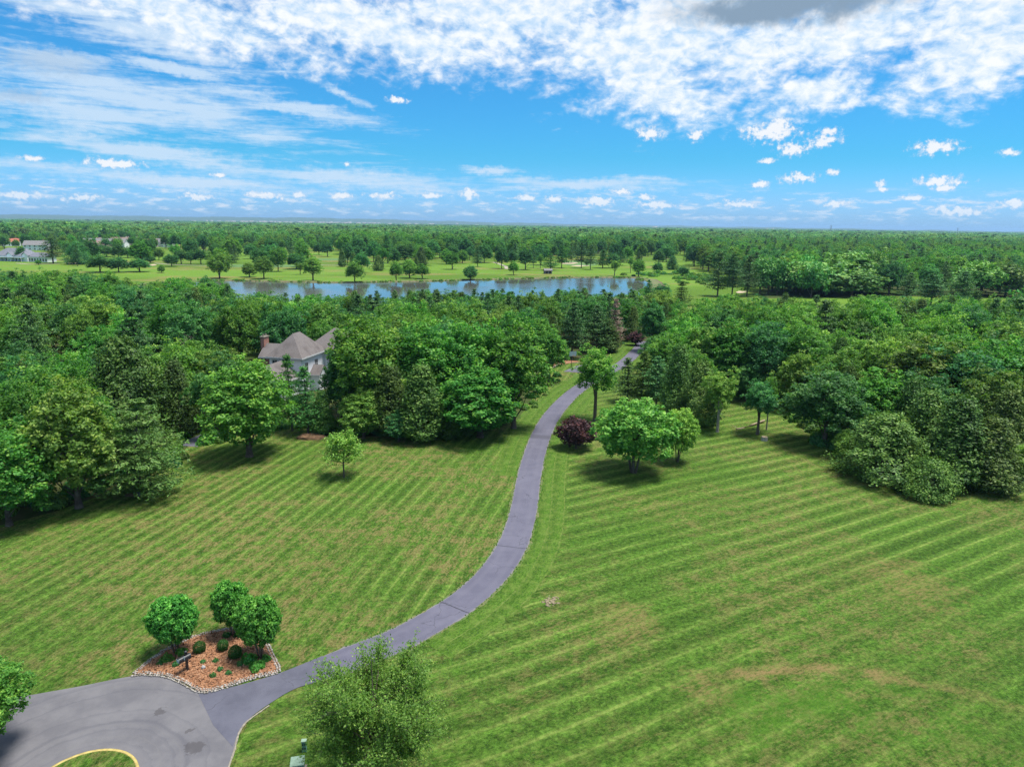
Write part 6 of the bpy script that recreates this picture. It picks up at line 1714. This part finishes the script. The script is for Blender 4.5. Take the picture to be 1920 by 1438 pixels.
# low ridge on the horizon with a town on it
m_hill, nt, bs = material('wooded_ridge'); p = world_pos(nt)
nt.put(bs.inputs['Base Color'], nt.mix(nt.noise(p, 0.01, 4, 0.6), (0.030, 0.070, 0.024), (0.060, 0.110, 0.035))); bs.inputs['Roughness'].default_value = 0.95
V_, F_ = [], []
ths = np.linspace(-R(60), R(60), 260)
for th in ths:
    pxd = 960 + math.tan(th) * 1297
    amp = 58 + 48 * math.exp(-((pxd - 620) / 260) ** 2) + 30 * math.exp(-((pxd - 150) / 300) ** 2) - 34 * max(0, min(1, (pxd - 1000) / 900))
    amp += 5 * math.sin(th * 61) + 4 * math.sin(th * 143 + 1) + rng.normal(0, 1.3)
    for k, (d_, hz) in enumerate(((11000, 0.0), (13500, 0.75), (15000, 1.0), (17500, 0.0))):
        V_.append((d_ * math.sin(th), d_ * math.cos(th), max(amp, 12) * hz - 0.5))
for i in range(len(ths) - 1):
    for k in range(3):
        a = i * 4 + k; F_.append((a, a + 4, a + 5, a + 1))
structure(link('distant_hills', np_mesh('distant_hills', V_, F_, smooth=True), m_hill))
J = Join()
cube = np.array([(x, y, z) for z in (0, 1) for x, y in ((-.5, -.5), (.5, -.5), (.5, .5), (-.5, .5))], float); cf = np.array([(4, 5, 6, 7), (0, 1, 5, 4), (1, 2, 6, 5), (2, 3, 7, 6), (3, 0, 4, 7)])
for k in range(120):
    pxx = rng.normal(590, 110) if k < 90 else rng.uniform(380, 1500)
    th = math.atan((pxx - 960) / 1297); d_ = rng.uniform(8200, 11500)
    base_z = max(0, (d_ - 11000) / 2500 * 0.75 * 95)
    J.add(cube * np.array([rng.uniform(15, 60), rng.uniform(15, 40), rng.uniform(24, 34)]) + np.array([d_ * math.sin(th), d_ * math.cos(th), base_z]), cf)
o = link('distant_town', np_mesh('distant_town', *J.get()), m_cream); o['kind'] = 'stuff'; o['label'] = 'pale buildings of a town scattered on the far ridge'; o['category'] = 'town'

# ---- haze: the air between here and the horizon
HZ = 20000.0
bm = bmesh.new(); box_bm(bm, -HZ, HZ, -600, HZ, -1.0, 110.0)
m_haze = bpy.data.materials.new('haze_air'); m_haze.use_nodes = True
t_ = m_haze.node_tree; t_.nodes.remove(t_.nodes['Principled BSDF'])
pv = t_.nodes.new('ShaderNodeVolumePrincipled'); pv.inputs['Color'].default_value = (0.40, 0.66, 1.0, 1); pv.inputs['Density'].default_value = 0.00005; pv.inputs['Anisotropy'].default_value = 0.2
t_.links.new(pv.outputs[0], t_.nodes['Material Output'].inputs['Volume'])
if USE_HAZE:
    o = bm_obj('haze', bm, m_haze); o['kind'] = 'stuff'; o['label'] = 'pale blue haze over the distant forest'; o['category'] = 'haze'

# ------------------------------------------------------------------ bring all hard surfaces and turf to the long exposure's scale
ALBEDO = 0.84
for m in bpy.data.materials:
    if not m.use_nodes or 'Principled BSDF' not in m.node_tree.nodes: continue
    if any(m is q for q in LM.values()): continue
    sk = m.node_tree.nodes['Principled BSDF'].inputs['Base Color']
    if sk.links:
        src = sk.links[0].from_socket
        nt = NT(m.node_tree)
        nt.put(sk, nt.mix(1.0, src, (ALBEDO,) * 3, 'MULTIPLY'))
    else:
        sk.default_value = tuple(ALBEDO * q for q in sk.default_value[:3]) + (1,)
